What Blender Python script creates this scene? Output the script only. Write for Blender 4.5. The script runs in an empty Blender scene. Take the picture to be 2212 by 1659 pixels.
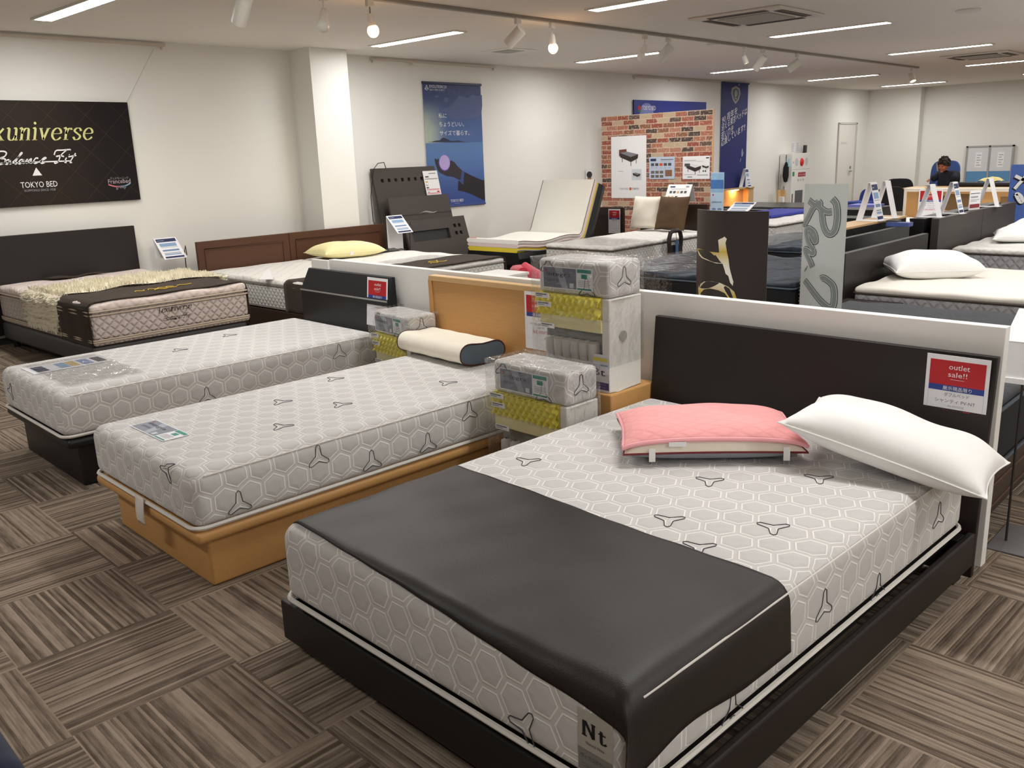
import bpy, bmesh, math, random
from mathutils import Vector, Matrix
random.seed(7)
PI = math.pi
C = bpy.context.scene.collection
SC = bpy.context.scene
# ---------------------------------------------------------------- camera, world, exposure
cam = bpy.data.cameras.new('camera'); co = bpy.data.objects.new('camera', cam); C.objects.link(co)
cam.sensor_width = 36; cam.lens = 30.8918; cam.clip_start = .05; cam.clip_end = 100
rt, up, bk = (0.730893, 0.681569, -0.035485), (-0.146181, 0.207122, 0.967332), (0.666653, -0.701829, 0.251016)
co.matrix_world = Matrix(((rt[0], up[0], bk[0], 0), (rt[1], up[1], bk[1], 0), (rt[2], up[2], bk[2], 1.52), (0, 0, 0, 1)))
SC.camera = co
w = bpy.data.worlds.new('world'); SC.world = w; w.use_nodes = True
w.node_tree.nodes['Background'].inputs[0].default_value = (1, .97, .93, 1)
w.node_tree.nodes['Background'].inputs[1].default_value = .03
SC.view_settings.view_transform = 'Standard'; SC.view_settings.look = 'None'
SC.view_settings.exposure = 1.75; SC.view_settings.gamma = 1; SC.view_settings.use_curve_mapping = False
SC.cycles.max_bounces = 8; SC.cycles.diffuse_bounces = 5; SC.cycles.glossy_bounces = 3
SC.cycles.transparent_max_bounces = 12; SC.cycles.caustics_reflective = False; SC.cycles.caustics_refractive = False
SC.cycles.use_denoising = True; SC.cycles.sample_clamp_indirect = 6
TUBE = 19.0      # radiance of the fluorescent diffusers
CEIL = 2.745     # ceiling height
TUBE_ROWS = ((-7.385, (3.05, 6.5, 10.05, 13.57, 17.18, 20.9)), (-4.46, (-.45, 3.1, 6.6, 9.93, 13.5, 16.93, 20.5)),  # lamps at negative y are added behind the camera as unseen fill
             (-1.5, (3.1, 6.6, 10.0, 13.5, 17.0)), (1.4, (-.45, 3.1, 6.6, 10.0, 13.5)), (4.3, (-.45, 3.1, 6.6, 10.0)))   # ceiling strip lights: row x, each y; last row added as unseen fill
TH = -0.042604   # the display beds stand turned by this from the room's walls
# ---------------------------------------------------------------- helpers
def lin(c):
    return tuple((x/255/12.92 if x/255 <= .04045 else ((x/255+.055)/1.055)**2.4) for x in c)
def BF(x, y):    # point of the display-bed grid -> room
    return (x*math.cos(TH)-y*math.sin(TH), x*math.sin(TH)+y*math.cos(TH))
MATS = {}
def nt(m): return m.node_tree.nodes, m.node_tree.links
def M(name, rgb=(128, 128, 128), rough=.6, spec=.4, var=0, vscale=20, bump=0, bscale=200, bdist=.002, metal=0, emit=0, stretch=None, sheen=0, coat=0):
    if name in MATS: return MATS[name]
    m = bpy.data.materials.new(name); MATS[name] = m; m.use_nodes = True
    N, L = nt(m); p = N['Principled BSDF']; c = lin(rgb)
    p.inputs['Base Color'].default_value = (*c, 1); p.inputs['Roughness'].default_value = rough
    p.inputs['Specular IOR Level'].default_value = spec; p.inputs['Metallic'].default_value = metal
    if sheen: p.inputs['Sheen Weight'].default_value = sheen
    if coat: p.inputs['Coat Weight'].default_value = coat
    if emit: p.inputs['Emission Color'].default_value = (*c, 1); p.inputs['Emission Strength'].default_value = emit
    if var or bump:
        tc = N.new('ShaderNodeTexCoord'); mp = N.new('ShaderNodeMapping'); L.new(tc.outputs['Object'], mp.inputs[0])
        if stretch: mp.inputs['Scale'].default_value = stretch
        if var:
            n = N.new('ShaderNodeTexNoise'); n.inputs['Scale'].default_value = vscale; n.inputs['Detail'].default_value = 4
            L.new(mp.outputs[0], n.inputs[0])
            x = N.new('ShaderNodeMix'); x.data_type = 'RGBA'
            x.inputs[6].default_value = (*[v*(1-var) for v in c], 1); x.inputs[7].default_value = (*[min(1, v*(1+var)) for v in c], 1)
            L.new(n.outputs[0], x.inputs[0]); L.new(x.outputs[2], p.inputs['Base Color'])
        if bump:
            n2 = N.new('ShaderNodeTexNoise'); n2.inputs['Scale'].default_value = bscale; n2.inputs['Detail'].default_value = 3
            L.new(mp.outputs[0], n2.inputs[0])
            b = N.new('ShaderNodeBump'); b.inputs['Strength'].default_value = bump; b.inputs['Distance'].default_value = bdist
            L.new(n2.outputs[0], b.inputs['Height']); L.new(b.outputs[0], p.inputs['Normal'])
    return m
class NB:        # tiny node-graph builder
    def __init__(s, m): s.N, s.L = nt(m); s.p = s.N['Principled BSDF']
    def put(s, sock, v):
        if isinstance(v, bpy.types.NodeSocket): s.L.new(v, sock)
        else: sock.default_value = v
    def math(s, op, a, b=0., c=0.):
        n = s.N.new('ShaderNodeMath'); n.operation = op
        for i, v in enumerate((a, b, c)): s.put(n.inputs[i], v)
        return n.outputs[0]
    def vec(s, op, a, b=(0, 0, 0)):
        n = s.N.new('ShaderNodeVectorMath'); n.operation = op; s.put(n.inputs[0], a); s.put(n.inputs[1], b)
        return n.outputs[1] if op in ('DOT_PRODUCT', 'LENGTH') else n.outputs[0]
    def sep(s, v):
        n = s.N.new('ShaderNodeSeparateXYZ'); s.put(n.inputs[0], v); return n.outputs
    def comb(s, x, y, z=0.):
        n = s.N.new('ShaderNodeCombineXYZ')
        for i, v in enumerate((x, y, z)): s.put(n.inputs[i], v)
        return n.outputs[0]
    def mix(s, f, a, b):
        n = s.N.new('ShaderNodeMix'); n.data_type = 'RGBA'; s.put(n.inputs[0], f)
        for i, v in ((6, a), (7, b)): s.put(n.inputs[i], (*v, 1) if isinstance(v, tuple) and len(v) == 3 else v)
        return n.outputs[2]
    def step(s, v, a, b):   # smoothstep
        n = s.N.new('ShaderNodeMapRange'); n.interpolation_type = 'SMOOTHSTEP'; s.put(n.inputs[0], v); n.inputs[1].default_value = a; n.inputs[2].default_value = b
        return n.outputs[0]
    def noise(s, v, scale, detail=3):
        n = s.N.new('ShaderNodeTexNoise'); n.inputs['Scale'].default_value = scale; n.inputs['Detail'].default_value = detail; s.put(n.inputs[0], v); return n.outputs[0]
    def white(s, v):
        n = s.N.new('ShaderNodeTexWhiteNoise'); n.noise_dimensions = '3D'; s.put(n.inputs[0], v); return n.outputs[0]
    def uv(s): return s.N.new('ShaderNodeTexCoord').outputs['UV']
    def obj(s): return s.N.new('ShaderNodeTexCoord').outputs['Object']
    def bump(s, h, strength=.5, dist=.004):
        n = s.N.new('ShaderNodeBump'); n.inputs['Strength'].default_value = strength; n.inputs['Distance'].default_value = dist; s.put(n.inputs['Height'], h)
        s.L.new(n.outputs[0], s.p.inputs['Normal'])
    def color(s, c): s.put(s.p.inputs['Base Color'], c if isinstance(c, bpy.types.NodeSocket) else (*c, 1))
# ---- mesh builder
class MB:
    def __init__(s): s.v, s.f, s.mi, s.uv, s.mats = [], [], [], [], []
    def slot(s, m):
        if m not in s.mats: s.mats.append(m)
        return s.mats.index(m)
    def add(s, vs, fs, mat, T=None, uvs=None):
        o = len(s.v); k = s.slot(mat)
        s.v += [tuple(T @ Vector(p)) if T else tuple(p) for p in vs]
        for i, f in enumerate(fs):
            s.f.append([o+j for j in f]); s.mi.append(k); s.uv.append(uvs[i] if uvs else None)
        return s
    def box(s, x0, x1, y0, y1, z0, z1, mat, T=None):
        vs = [(x, y, z) for z in (z0, z1) for y in (y0, y1) for x in (x0, x1)]
        return s.add(vs, [(0, 2, 3, 1), (4, 5, 7, 6), (0, 1, 5, 4), (2, 6, 7, 3), (0, 4, 6, 2), (1, 3, 7, 5)], mat, T)
    def prism(s, poly, z0, z1, mat, T=None):
        a = sum(poly[i][0]*poly[(i+1) % len(poly)][1]-poly[(i+1) % len(poly)][0]*poly[i][1] for i in range(len(poly)))
        if a < 0: poly = poly[::-1]
        n = len(poly); vs = [(x, y, z0) for x, y in poly]+[(x, y, z1) for x, y in poly]
        return s.add(vs, [tuple(range(n))[::-1], tuple(range(n, 2*n))]+[(i, (i+1) % n, n+(i+1) % n, n+i) for i in range(n)], mat, T)
    def flat(s, poly, z, mat, T=None):
        a = sum(poly[i][0]*poly[(i+1) % len(poly)][1]-poly[(i+1) % len(poly)][0]*poly[i][1] for i in range(len(poly)))
        if a < 0: poly = poly[::-1]
        return s.add([(x, y, z) for x, y in poly], [tuple(range(len(poly)))], mat, T)
    def rect(s, x0, x1, y0, y1, z, mat, T=None): return s.flat([(x0, y0), (x1, y0), (x1, y1), (x0, y1)], z, mat, T)
    def ell(s, cx, cy, rx, ry, z, mat, T=None, n=24): return s.flat([(cx+rx*math.cos(2*PI*i/n), cy+ry*math.sin(2*PI*i/n)) for i in range(n)], z, mat, T)
    def tube(s, pts, r, mat, n=8, closed=False, T=None, rs=None):
        P = [Vector(p) for p in pts]; k = len(P); vs = []; nrm = None
        for i in range(k):
            if closed: d = P[(i+1) % k]-P[i-1]
            else: d = P[min(i+1, k-1)]-P[max(i-1, 0)]
            d.normalize()
            if nrm is None: nrm = d.orthogonal()
            nrm = (nrm-d*nrm.dot(d)); nrm = nrm.normalized() if nrm.length > 1e-6 else d.orthogonal().normalized()
            b = d.cross(nrm); q = rs[i] if rs else r
            vs += [P[i]+(nrm*math.cos(2*PI*j/n)+b*math.sin(2*PI*j/n))*q for j in range(n)]
        fs = []
        for i in range(k if closed else k-1):
            a, c = i*n, ((i+1) % k)*n
            fs += [(a+j, a+(j+1) % n, c+(j+1) % n, c+j) for j in range(n)]
        if not closed: fs += [tuple(range(n))[::-1], tuple(range((k-1)*n, k*n))]
        return s.add(vs, fs, mat, T)
    def cyl(s, x, y, z0, z1, r, mat, n=20, T=None, r1=None): return s.lathe([(r, z0), (r1 if r1 is not None else r, z1)], mat, n, Matrix.Translation((x, y, 0)) if T is None else T @ Matrix.Translation((x, y, 0)), True)
    def lathe(s, prof, mat, n=20, T=None, caps=False):
        vs = [(r*math.cos(2*PI*j/n), r*math.sin(2*PI*j/n), z) for r, z in prof for j in range(n)]
        fs = [(i*n+j, i*n+(j+1) % n, (i+1)*n+(j+1) % n, (i+1)*n+j) for i in range(len(prof)-1) for j in range(n)]
        if caps: fs += [tuple(range(n))[::-1], tuple(range((len(prof)-1)*n, len(prof)*n))]
        return s.add(vs, fs, mat, T)
    def ball(s, c, r, mat, n=16, m=10, sc=(1, 1, 1)):
        pr = [(max(1e-4, r*math.sin(PI*i/m)), -r*math.cos(PI*i/m)) for i in range(m+1)]
        return s.lathe(pr, mat, n, Matrix.Translation(c) @ Matrix.Diagonal((*sc, 1)))
    def grid(s, fn, nu, nv, mat, T=None, flip=False, uvfn=None, wrap=False):
        vs = [fn(i/nu, j/nv) for j in range(nv+1) for i in range(nu+1)]
        fs = []; us = []
        for j in range(nv):
            for i in range(nu):
                q = [(i, j), (i+1, j), (i+1, j+1), (i, j+1)]
                if flip: q = q[::-1]
                fs.append([b*(nu+1)+a for a, b in q]); us.append([uvfn(a/nu, b/nv) for a, b in q] if uvfn else None)
        return s.add(vs, fs, mat, T, us)
    def text(s, body, x, y, h, mat, T, z=.0015, width=None, align='c', shear=0, sp=1):
        c = bpy.data.curves.new('t', 'FONT'); c.body = body; c.size = 1; c.resolution_u = 2; c.shear = shear; c.space_character = sp
        o = bpy.data.objects.new('t', c); me = bpy.data.meshes.new_from_object(o)
        V = [v.co.copy() for v in me.vertices]
        if not V: return s
        x0, x1 = min(v.x for v in V), max(v.x for v in V); y0, y1 = min(v.y for v in V), max(v.y for v in V)
        ky = h/(y1-y0); kx = width/(x1-x0) if width else ky
        ox = x-(x1-x0)*kx*{'c': .5, 'l': 0, 'r': 1}[align]
        fs = [tuple(p.vertices) for p in me.polygons]
        s.add([(ox+(v.x-x0)*kx, y+(v.y-y0)*ky, z) for v in V], fs, mat, T)
        bpy.data.objects.remove(o); bpy.data.curves.remove(c); bpy.data.meshes.remove(me); return s
    def pen(s, strokes, mat, T, w0, w1=None, nib=PI/4, z=.0015, k=1, ox=0, oy=0, shear=0, taper=False, smooth=True):
        for st in strokes:                       # ink strokes: a broad-nib ribbon along each line
            P = [(ox+(x+y*shear)*k, oy+y*k) for x, y in st]
            if smooth and len(P) > 2:
                Q = []
                for i in range(len(P)-1):
                    p0, p1, p2, p3 = P[max(i-1, 0)], P[i], P[i+1], P[min(i+2, len(P)-1)]
                    for t in (0, .25, .5, .75):
                        Q.append(tuple(.5*(2*p1[c]+(p2[c]-p0[c])*t+(2*p0[c]-5*p1[c]+4*p2[c]-p3[c])*t*t+(3*p1[c]-p0[c]-3*p2[c]+p3[c])*t**3) for c in (0, 1)))
                P = Q+[P[-1]]
            Lf, Rt = [], []; n = len(P)
            for i in range(n):
                a, b = P[max(i-1, 0)], P[min(i+1, n-1)]; dx, dy = b[0]-a[0], b[1]-a[1]; d = math.hypot(dx, dy) or 1e-6
                ww = w0 if w1 is None else w0+(w1-w0)*abs(math.sin(math.atan2(dy, dx)-nib))
                if taper: ww *= .45+.55*math.sin(PI*min(1, (i+.5)/n*1.15))
                Lf.append((P[i][0]-dy/d*ww/2, P[i][1]+dx/d*ww/2, z)); Rt.append((P[i][0]+dy/d*ww/2, P[i][1]-dx/d*ww/2, z))
            s.add(Lf+Rt, [(n+i, n+i+1, i+1, i) for i in range(n-1)], mat, T)
        return s
    def rbox(s, x0, x1, y0, y1, z0, z1, r, mat, seg=3, div=(6, 6, 2), fold=False, fn=None, T=None):
        c = [(x0+x1)/2, (y0+y1)/2, (z0+z1)/2]; h = [(x1-x0)/2, (y1-y0)/2, (z1-z0)/2]; r = min(r, *h)
        ax = []
        for k in range(3):
            e = [h[k]-r+r*math.tan(PI/4*i/seg) for i in range(seg+1)]; m = [-(h[k]-r)+2*(h[k]-r)*i/div[k] for i in range(div[k]+1)] if h[k] > r+1e-6 else [0]
            ax.append([-v for v in e[:0:-1]]+m+e[1:])
        zt = z1
        def P(q):
            cl = [max(-(h[k]-r), min(h[k]-r, q[k])) for k in range(3)]; d = Vector([q[k]-cl[k] for k in range(3)])
            d = d.normalized()*r if d.length > 1e-9 else d
            p = [c[k]+cl[k]+d[k] for k in range(3)]
            return fn(*p) if fn else tuple(p)
        for k, sg in ((0, 1), (0, -1), (1, 1), (1, -1), (2, 1), (2, -1)):
            i, j = [(1, 2), (2, 0), (0, 1)][k]
            A, B = ax[i], ax[j]; vs, raw = [], []
            for b in B:
                for a in A:
                    q = [0, 0, 0]; q[k] = sg*h[k]; q[i] = a; q[j] = b; vs.append(P(q)); raw.append(q)
            fs, us = [], []
            for b in range(len(B)-1):
                for a in range(len(A)-1):
                    f = [b*len(A)+a, b*len(A)+a+1, (b+1)*len(A)+a+1, (b+1)*len(A)+a]
                    if sg < 0: f = f[::-1]
                    fs.append(f)
                    if fold:
                        u = []
                        for t in f:
                            q = raw[t]; dr = h[2]-q[2]
                            u.append((c[0]+q[0], c[1]+q[1]) if k == 2 else (c[0]+sg*(h[0]+dr), c[1]+q[1]) if k == 0 else (c[0]+q[0], c[1]+sg*(h[1]+dr)) if fold == 1 else (c[0]+q[0], q[2]))
                            if fold == 2 and k == 0: u[-1] = (c[1]+q[1], q[2])
                        us.append(u)
            s.add(vs, fs, mat, T, us or None)
        return s
    def build(s, name, parent=None, smooth=35, loc=None, rz=0, bevel=0, weld=True, label=None, cat=None, group=None, kind=None, sub=0, solid=0):
        me = bpy.data.meshes.new(name); me.from_pydata(s.v, [], s.f)
        for m in s.mats: me.materials.append(m)
        me.polygons.foreach_set('material_index', s.mi)
        if any(u for u in s.uv):
            ul = me.uv_layers.new(name='UVMap').data; i = 0
            for f, u in zip(s.f, s.uv):
                for k in range(len(f)): ul[i].uv = u[k] if u else (0, 0); i += 1
        if weld:
            bm = bmesh.new(); bm.from_mesh(me); bmesh.ops.remove_doubles(bm, verts=bm.verts, dist=1e-5); bm.to_mesh(me); bm.free()
        if smooth:
            me.polygons.foreach_set('use_smooth', [True]*len(me.polygons))
            me.set_sharp_from_angle(angle=math.radians(smooth))
        o = bpy.data.objects.new(name, me); C.objects.link(o)
        if parent: o.parent = parent
        if loc: o.location = loc
        if rz: o.rotation_euler.z = rz
        if bevel:
            b = o.modifiers.new('bevel', 'BEVEL'); b.width = bevel; b.segments = 2; b.limit_method = 'ANGLE'; b.angle_limit = math.radians(50)
        if solid:
            q = o.modifiers.new('solid', 'SOLIDIFY'); q.thickness = solid; q.offset = 0
        if sub:
            q = o.modifiers.new('sub', 'SUBSURF'); q.levels = sub; q.render_levels = sub
        tag(o, label, cat, group, kind); return o
def tag(o, label=None, cat=None, group=None, kind=None):
    for k, v in (('label', label), ('category', cat), ('group', group), ('kind', kind)):
        if v: o[k] = v
    return o
def thing(name, label, cat, loc=(0, 0, 0), rz=0, group=None, tilt=None):
    o = bpy.data.objects.new(name, None); C.objects.link(o); o.empty_display_size = .1
    o.location = loc if len(loc) == 3 else (*loc, 0); o.rotation_euler = tilt or (0, 0, rz)
    return tag(o, label, cat, group)
def copy_tree(o, parent=None, loc=None, rot=None, label=None):
    kids = [k for k in C.objects if k.parent == o]
    c = o.copy(); C.objects.link(c)
    if parent: c.parent = parent
    if loc: c.location = loc
    if rot is not None: c.rotation_euler = rot
    if label: c['label'] = label
    for k in kids: copy_tree(k, c)
    return c
def basis(o, x, y, z): return Matrix(((x[0], y[0], z[0], o[0]), (x[1], y[1], z[1], o[1]), (x[2], y[2], z[2], o[2]), (0, 0, 0, 1)))
FRONT = basis((0, 0, 0), (1, 0, 0), (0, 0, 1), (0, -1, 0))    # a face looking at -y: local x right, y up
SIDE = basis((0, 0, 0), (0, 1, 0), (0, 0, 1), (1, 0, 0))      # a face looking at +x
def at(T, x, y, z): return Matrix.Translation((x, y, z)) @ T
# ---------------------------------------------------------------- materials
white_wall = M('wall_paint', (232, 231, 226), .85, .2, bump=.15, bscale=350, bdist=.001)
ceil_m = M('ceiling_paint', (232, 227, 222), .9, .2)
wht = M('white_print', (238, 238, 240), .5); paper = M('paper', (236, 236, 240), .6)
blk = M('black_print', (22, 22, 24), .5); gry = M('grey_print', (150, 152, 156), .6); dgry = M('dark_grey', (78, 78, 80), .6)
red = M('red_print', (186, 24, 34), .5); blue = M('blue_print', (36, 62, 142), .5); navy = M('navy_print', (42, 52, 92), .5)
ltblue = M('light_blue_print', (136, 166, 200), .5); teal = M('teal_print', (36, 140, 126), .5); pale = M('pale_print', (206, 212, 220), .6)
espresso = M('espresso_wood', (31, 25, 23), .5, .4, var=.12, vscale=6, stretch=(1, 12, 12), bump=.05, bscale=90)
espresso2 = M('dark_walnut', (56, 42, 35), .4, .4, var=.15, vscale=6, stretch=(1, 12, 12))
blackwood = M('black_wood', (24, 23, 24), .45, .4, var=.1, vscale=5, stretch=(1, 12, 12))
greywood = M('grey_brown_board', (66, 60, 57), .5, .3)
oak = M('oak_veneer', (200, 152, 94), .45, .35, var=.12, vscale=5, stretch=(2, 30, 30), bump=.04, bscale=60)
oaklt = M('light_oak_edge', (206, 170, 122), .45, .35, var=.08, vscale=5, stretch=(2, 30, 30))
walnut = M('walnut_panel', (84, 54, 36), .45, .35, var=.15, vscale=5, stretch=(30, 2, 30))
darkfab = M('charcoal_leatherette', (66, 64, 64), .55)
steel = M('steel', (150, 150, 150), .3, metal=1); plasticw = M('white_plastic', (226, 222, 214), .4)
blackp = M('black_plastic', (20, 20, 22), .4); felt = M('brown_felt', (58, 47, 38), .9, .1, bump=.4, bscale=400, var=.1, vscale=60, sheen=.1)
alum = M('aluminium', (176, 176, 174), .4, metal=.6)
def film(name, strength=1., wr=9):
    m = bpy.data.materials.new(name); m.use_nodes = True; b = NB(m); N, L = b.N, b.L
    g = N.new('ShaderNodeBsdfGlossy'); g.inputs['Roughness'].default_value = .06
    t = N.new('ShaderNodeBsdfTransparent'); t.inputs[0].default_value = (.99, .99, .99, 1)
    lw = N.new('ShaderNodeFresnel'); lw.inputs[0].default_value = 1.5
    mx = N.new('ShaderNodeMixShader'); f = b.math('MINIMUM', b.math('MULTIPLY', lw.outputs[0], 1.6*strength), .3); L.new(f, mx.inputs[0])
    L.new(t.outputs[0], mx.inputs[1]); L.new(g.outputs[0], mx.inputs[2])
    v = N.new('ShaderNodeVectorMath'); v.operation = 'MULTIPLY'; L.new(b.obj(), v.inputs[0]); v.inputs[1].default_value = (1, 2.2, 1.5)
    n = b.noise(v.outputs[0], wr, 3); bp = N.new('ShaderNodeBump'); bp.inputs['Strength'].default_value = .8; bp.inputs['Distance'].default_value = .03; L.new(n, bp.inputs['Height'])
    L.new(bp.outputs[0], g.inputs['Normal']); L.new(bp.outputs[0], lw.inputs['Normal'])
    N.remove(b.p); L.new(mx.outputs[0], N['Material Output'].inputs[0]); return m
plastic_film = film('clear_plastic_film')
def hex_fabric(name, base, line, dotted=0.):
    # woven hexagon outlines: two pale threads either side of every cell edge, cells slightly puffed
    m = M(name, base, .8, .15, sheen=.15); b = NB(m); uv = b.sep(b.uv())
    p = b.comb(b.math('DIVIDE', b.math('ADD', uv[1], 40.), .1), b.math('DIVIDE', b.math('ADD', uv[0], 40.), .1)); r = (1., 1.7320508, 1.)
    h = (.5, .8660254, 0.)
    a = b.vec('SUBTRACT', b.vec('MODULO', p, r), h); c = b.vec('SUBTRACT', b.vec('MODULO', b.vec('SUBTRACT', p, h), r), h)
    near = b.math('LESS_THAN', b.vec('DOT_PRODUCT', a, a), b.vec('DOT_PRODUCT', c, c))
    n = b.N.new('ShaderNodeMix'); n.data_type = 'VECTOR'; b.put(n.inputs[0], near); b.put(n.inputs[4], c); b.put(n.inputs[5], a)
    g = b.vec('ABSOLUTE', n.outputs[1]); gs = b.sep(g)
    e = b.math('SUBTRACT', .5, b.math('MAXIMUM', gs[0], b.vec('DOT_PRODUCT', g, (.5, .8660254, 0))))
    d = b.math('ABSOLUTE', b.math('SUBTRACT', e, .085)); ln = b.math('SUBTRACT', 1., b.step(d, .014, .034))
    nz = b.noise(b.uv(), 900, 1)
    base_c = b.mix(b.math('MULTIPLY', nz, .6), lin(base), tuple(v*.8 for v in lin(base)))
    inner = b.step(e, .085, .12); base_c2 = b.mix(b.math('MULTIPLY', inner, .45), base_c, tuple(v*.86 for v in lin(base)))
    b.color(b.mix(ln, base_c2, lin(line)))
    b.bump(b.math('ADD', b.math('MULTIPLY', b.step(e, 0., .3), 1.), b.math('MULTIPLY', ln, .5)), .55, .006)
    return m
hexm = hex_fabric('hexagon_knit_ticking', (212, 210, 208), (243, 241, 237))
def quilt(name, rgb, sx, sy, depth=.006, round_=False, line=.85, bumpk=.7):
    m = M(name, rgb, .8, .15, sheen=.1); b = NB(m); uv = b.sep(b.uv())
    u, v = b.math('DIVIDE', uv[0], sx), b.math('DIVIDE', uv[1], sy)
    s1 = b.math('ABSOLUTE', b.math('SUBTRACT', b.math('FRACT', b.math('ADD', b.math('ADD', u, v), 100.)), .5))
    s2 = b.math('ABSOLUTE', b.math('SUBTRACT', b.math('FRACT', b.math('ADD', b.math('SUBTRACT', u, v), 100.)), .5))
    h = b.math('MULTIPLY', b.math('SUBTRACT', .5, s1), b.math('SUBTRACT', .5, s2)) if False else b.math('MINIMUM', b.math('SUBTRACT', .5, s1), b.math('SUBTRACT', .5, s2))
    hh = b.step(h, 0., .28)
    b.color(b.mix(hh, tuple(x*line for x in lin(rgb)), lin(rgb))); b.bump(hh, bumpk, depth); return m  # shade of the quilting creases is put into the colour along the seams
q_grey = quilt('grey_diamond_quilting', (176, 176, 180), .085, .095, .012)
q_pink = quilt('rose_beige_quilting', (206, 194, 188), .075, .075, .012)
q_white = quilt('white_fabric_quilting', (232, 230, 226), .14, .14, .008, line=.95, bumpk=.5)
q_cool = quilt('cool_white_lattice', (208, 208, 204), .06, .06, .008)
q_navy = quilt('navy_knit_quilting', (52, 60, 70), .3, .3, .012, line=.8)
q_rose = quilt('pink_onion_quilting', (247, 172, 172), .085, .06, .004, line=.95, bumpk=.35)
q_top = quilt('pale_rose_top_quilting', (236, 222, 216), .12, .12, .008, line=.95, bumpk=.5)
cream = M('cream_cotton', (240, 234, 218), .85, .15, bump=.2, bscale=30, bdist=.006)
whitec = M('white_cotton', (240, 240, 238), .85, .15, bump=.25, bscale=16, bdist=.008)
ART = {}
ART['bal']=[[(-0.325,0.015),(-0.293,0.026),(-0.251,0.026),(-0.233,0.01),(-0.253,-0.018),(-0.292,-0.033),(-0.253,-0.04),(-0.261,-0.071),(-0.301,-0.086),(-0.341,-0.081)],[(-0.218,-0.047),(-0.243,-0.053),(-0.256,-0.078),(-0.24,-0.085),(-0.21,-0.051),(-0.221,-0.082),(-0.206,-0.079)],[(-0.206,-0.079),(-0.147,-0.033),(-0.104,0.004),(-0.109,0.012),(-0.127,-0.008),(-0.176,-0.08),(-0.161,-0.082)],[(-0.106,-0.047),(-0.128,-0.053),(-0.147,-0.078),(-0.131,-0.085),(-0.097,-0.047),(-0.111,-0.082),(-0.092,-0.076)],[(-0.092,-0.076),(-0.066,-0.045),(-0.08,-0.083),(-0.045,-0.049),(-0.032,-0.046),(-0.047,-0.081),(-0.027,-0.075)],[(0.028,-0.041),(0.006,-0.04),(-0.017,-0.069),(-0.007,-0.085),(0.016,-0.079)],[(0.033,-0.07),(0.094,-0.043),(0.083,-0.036),(0.054,-0.058),(0.047,-0.084),(0.065,-0.085),(0.083,-0.075)],[(0.172,-0.015),(0.194,0.023),(0.247,0.027),(0.319,0.031),(0.321,0.024)],[(0.292,0.028),(0.233,-0.017),(0.198,-0.075),(0.17,-0.09),(0.164,-0.08)],[(0.186,-0.029),(0.226,-0.023),(0.257,-0.031)],[(0.278,-0.041),(0.256,-0.08),(0.272,-0.084)],[(0.305,-0.015),(0.309,-0.017)],[(0.367,-0.003),(0.305,-0.081),(0.321,-0.085)],[(0.296,-0.035),(0.37,-0.023)],[(-0.542,-0.107),(-0.31,-0.108),(0.376,-0.107)]]
ART['po_mount']=[(-0.522,0.052),(-0.423,0.057),(-0.351,0.07),(-0.279,0.074),(-0.241,0.099),(-0.204,0.109),(-0.154,0.093),(-0.09,0.067),(-0.031,0.061),(0.059,0.07),(0.134,0.053),(0.255,0.038)]
ART['po_hand']=[(-0.39,-0.16),(-0.368,-0.156),(-0.352,-0.172),(-0.318,-0.157),(-0.312,-0.178),(-0.322,-0.214),(-0.304,-0.267),(-0.234,-0.3),(-0.159,-0.282),(-0.116,-0.199),(-0.093,-0.187),(-0.035,-0.212),(0.021,-0.267),(0.1,-0.323),(0.091,-0.451),(0.038,-0.448),(-0.064,-0.407),(-0.196,-0.386),(-0.31,-0.339),(-0.344,-0.307),(-0.38,-0.223)]
ART['po_cuff']=[(0.1,-0.323),(0.148,-0.346),(0.125,-0.517),(0.03,-0.453),(0.069,-0.439)]
ART['po_sleeve']=[(0.144,-0.346),(0.287,-0.405),(0.488,-0.473),(0.534,-0.47),(0.516,-0.751),(0.425,-0.718),(0.271,-0.654),(0.119,-0.608),(0.006,-0.586),(0.023,-0.453),(0.11,-0.516)]
ART['po_ball']=[(-0.22,-0.209)]
ART['po_cloud']=[(-0.251,0.441),(-0.162,0.478),(-0.058,0.499),(0.004,0.546),(0.051,0.588),(0.114,0.641),(0.203,0.632),(0.278,0.618),(0.372,0.662),(0.448,0.643),(0.544,0.661),(0.543,0.523),(0.519,0.407),(0.43,0.364),(0.322,0.363),(0.214,0.347),(0.094,0.351),(-0.011,0.341),(-0.097,0.371),(-0.137,0.422)]
ART['po_cloud2']=[(-0.176,0.584),(-0.137,0.62),(-0.087,0.606),(-0.09,0.565),(-0.149,0.549)]
ART['po_cloud3']=[(-0.33,0.621),(-0.286,0.642),(-0.244,0.628),(-0.288,0.607)]
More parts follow.
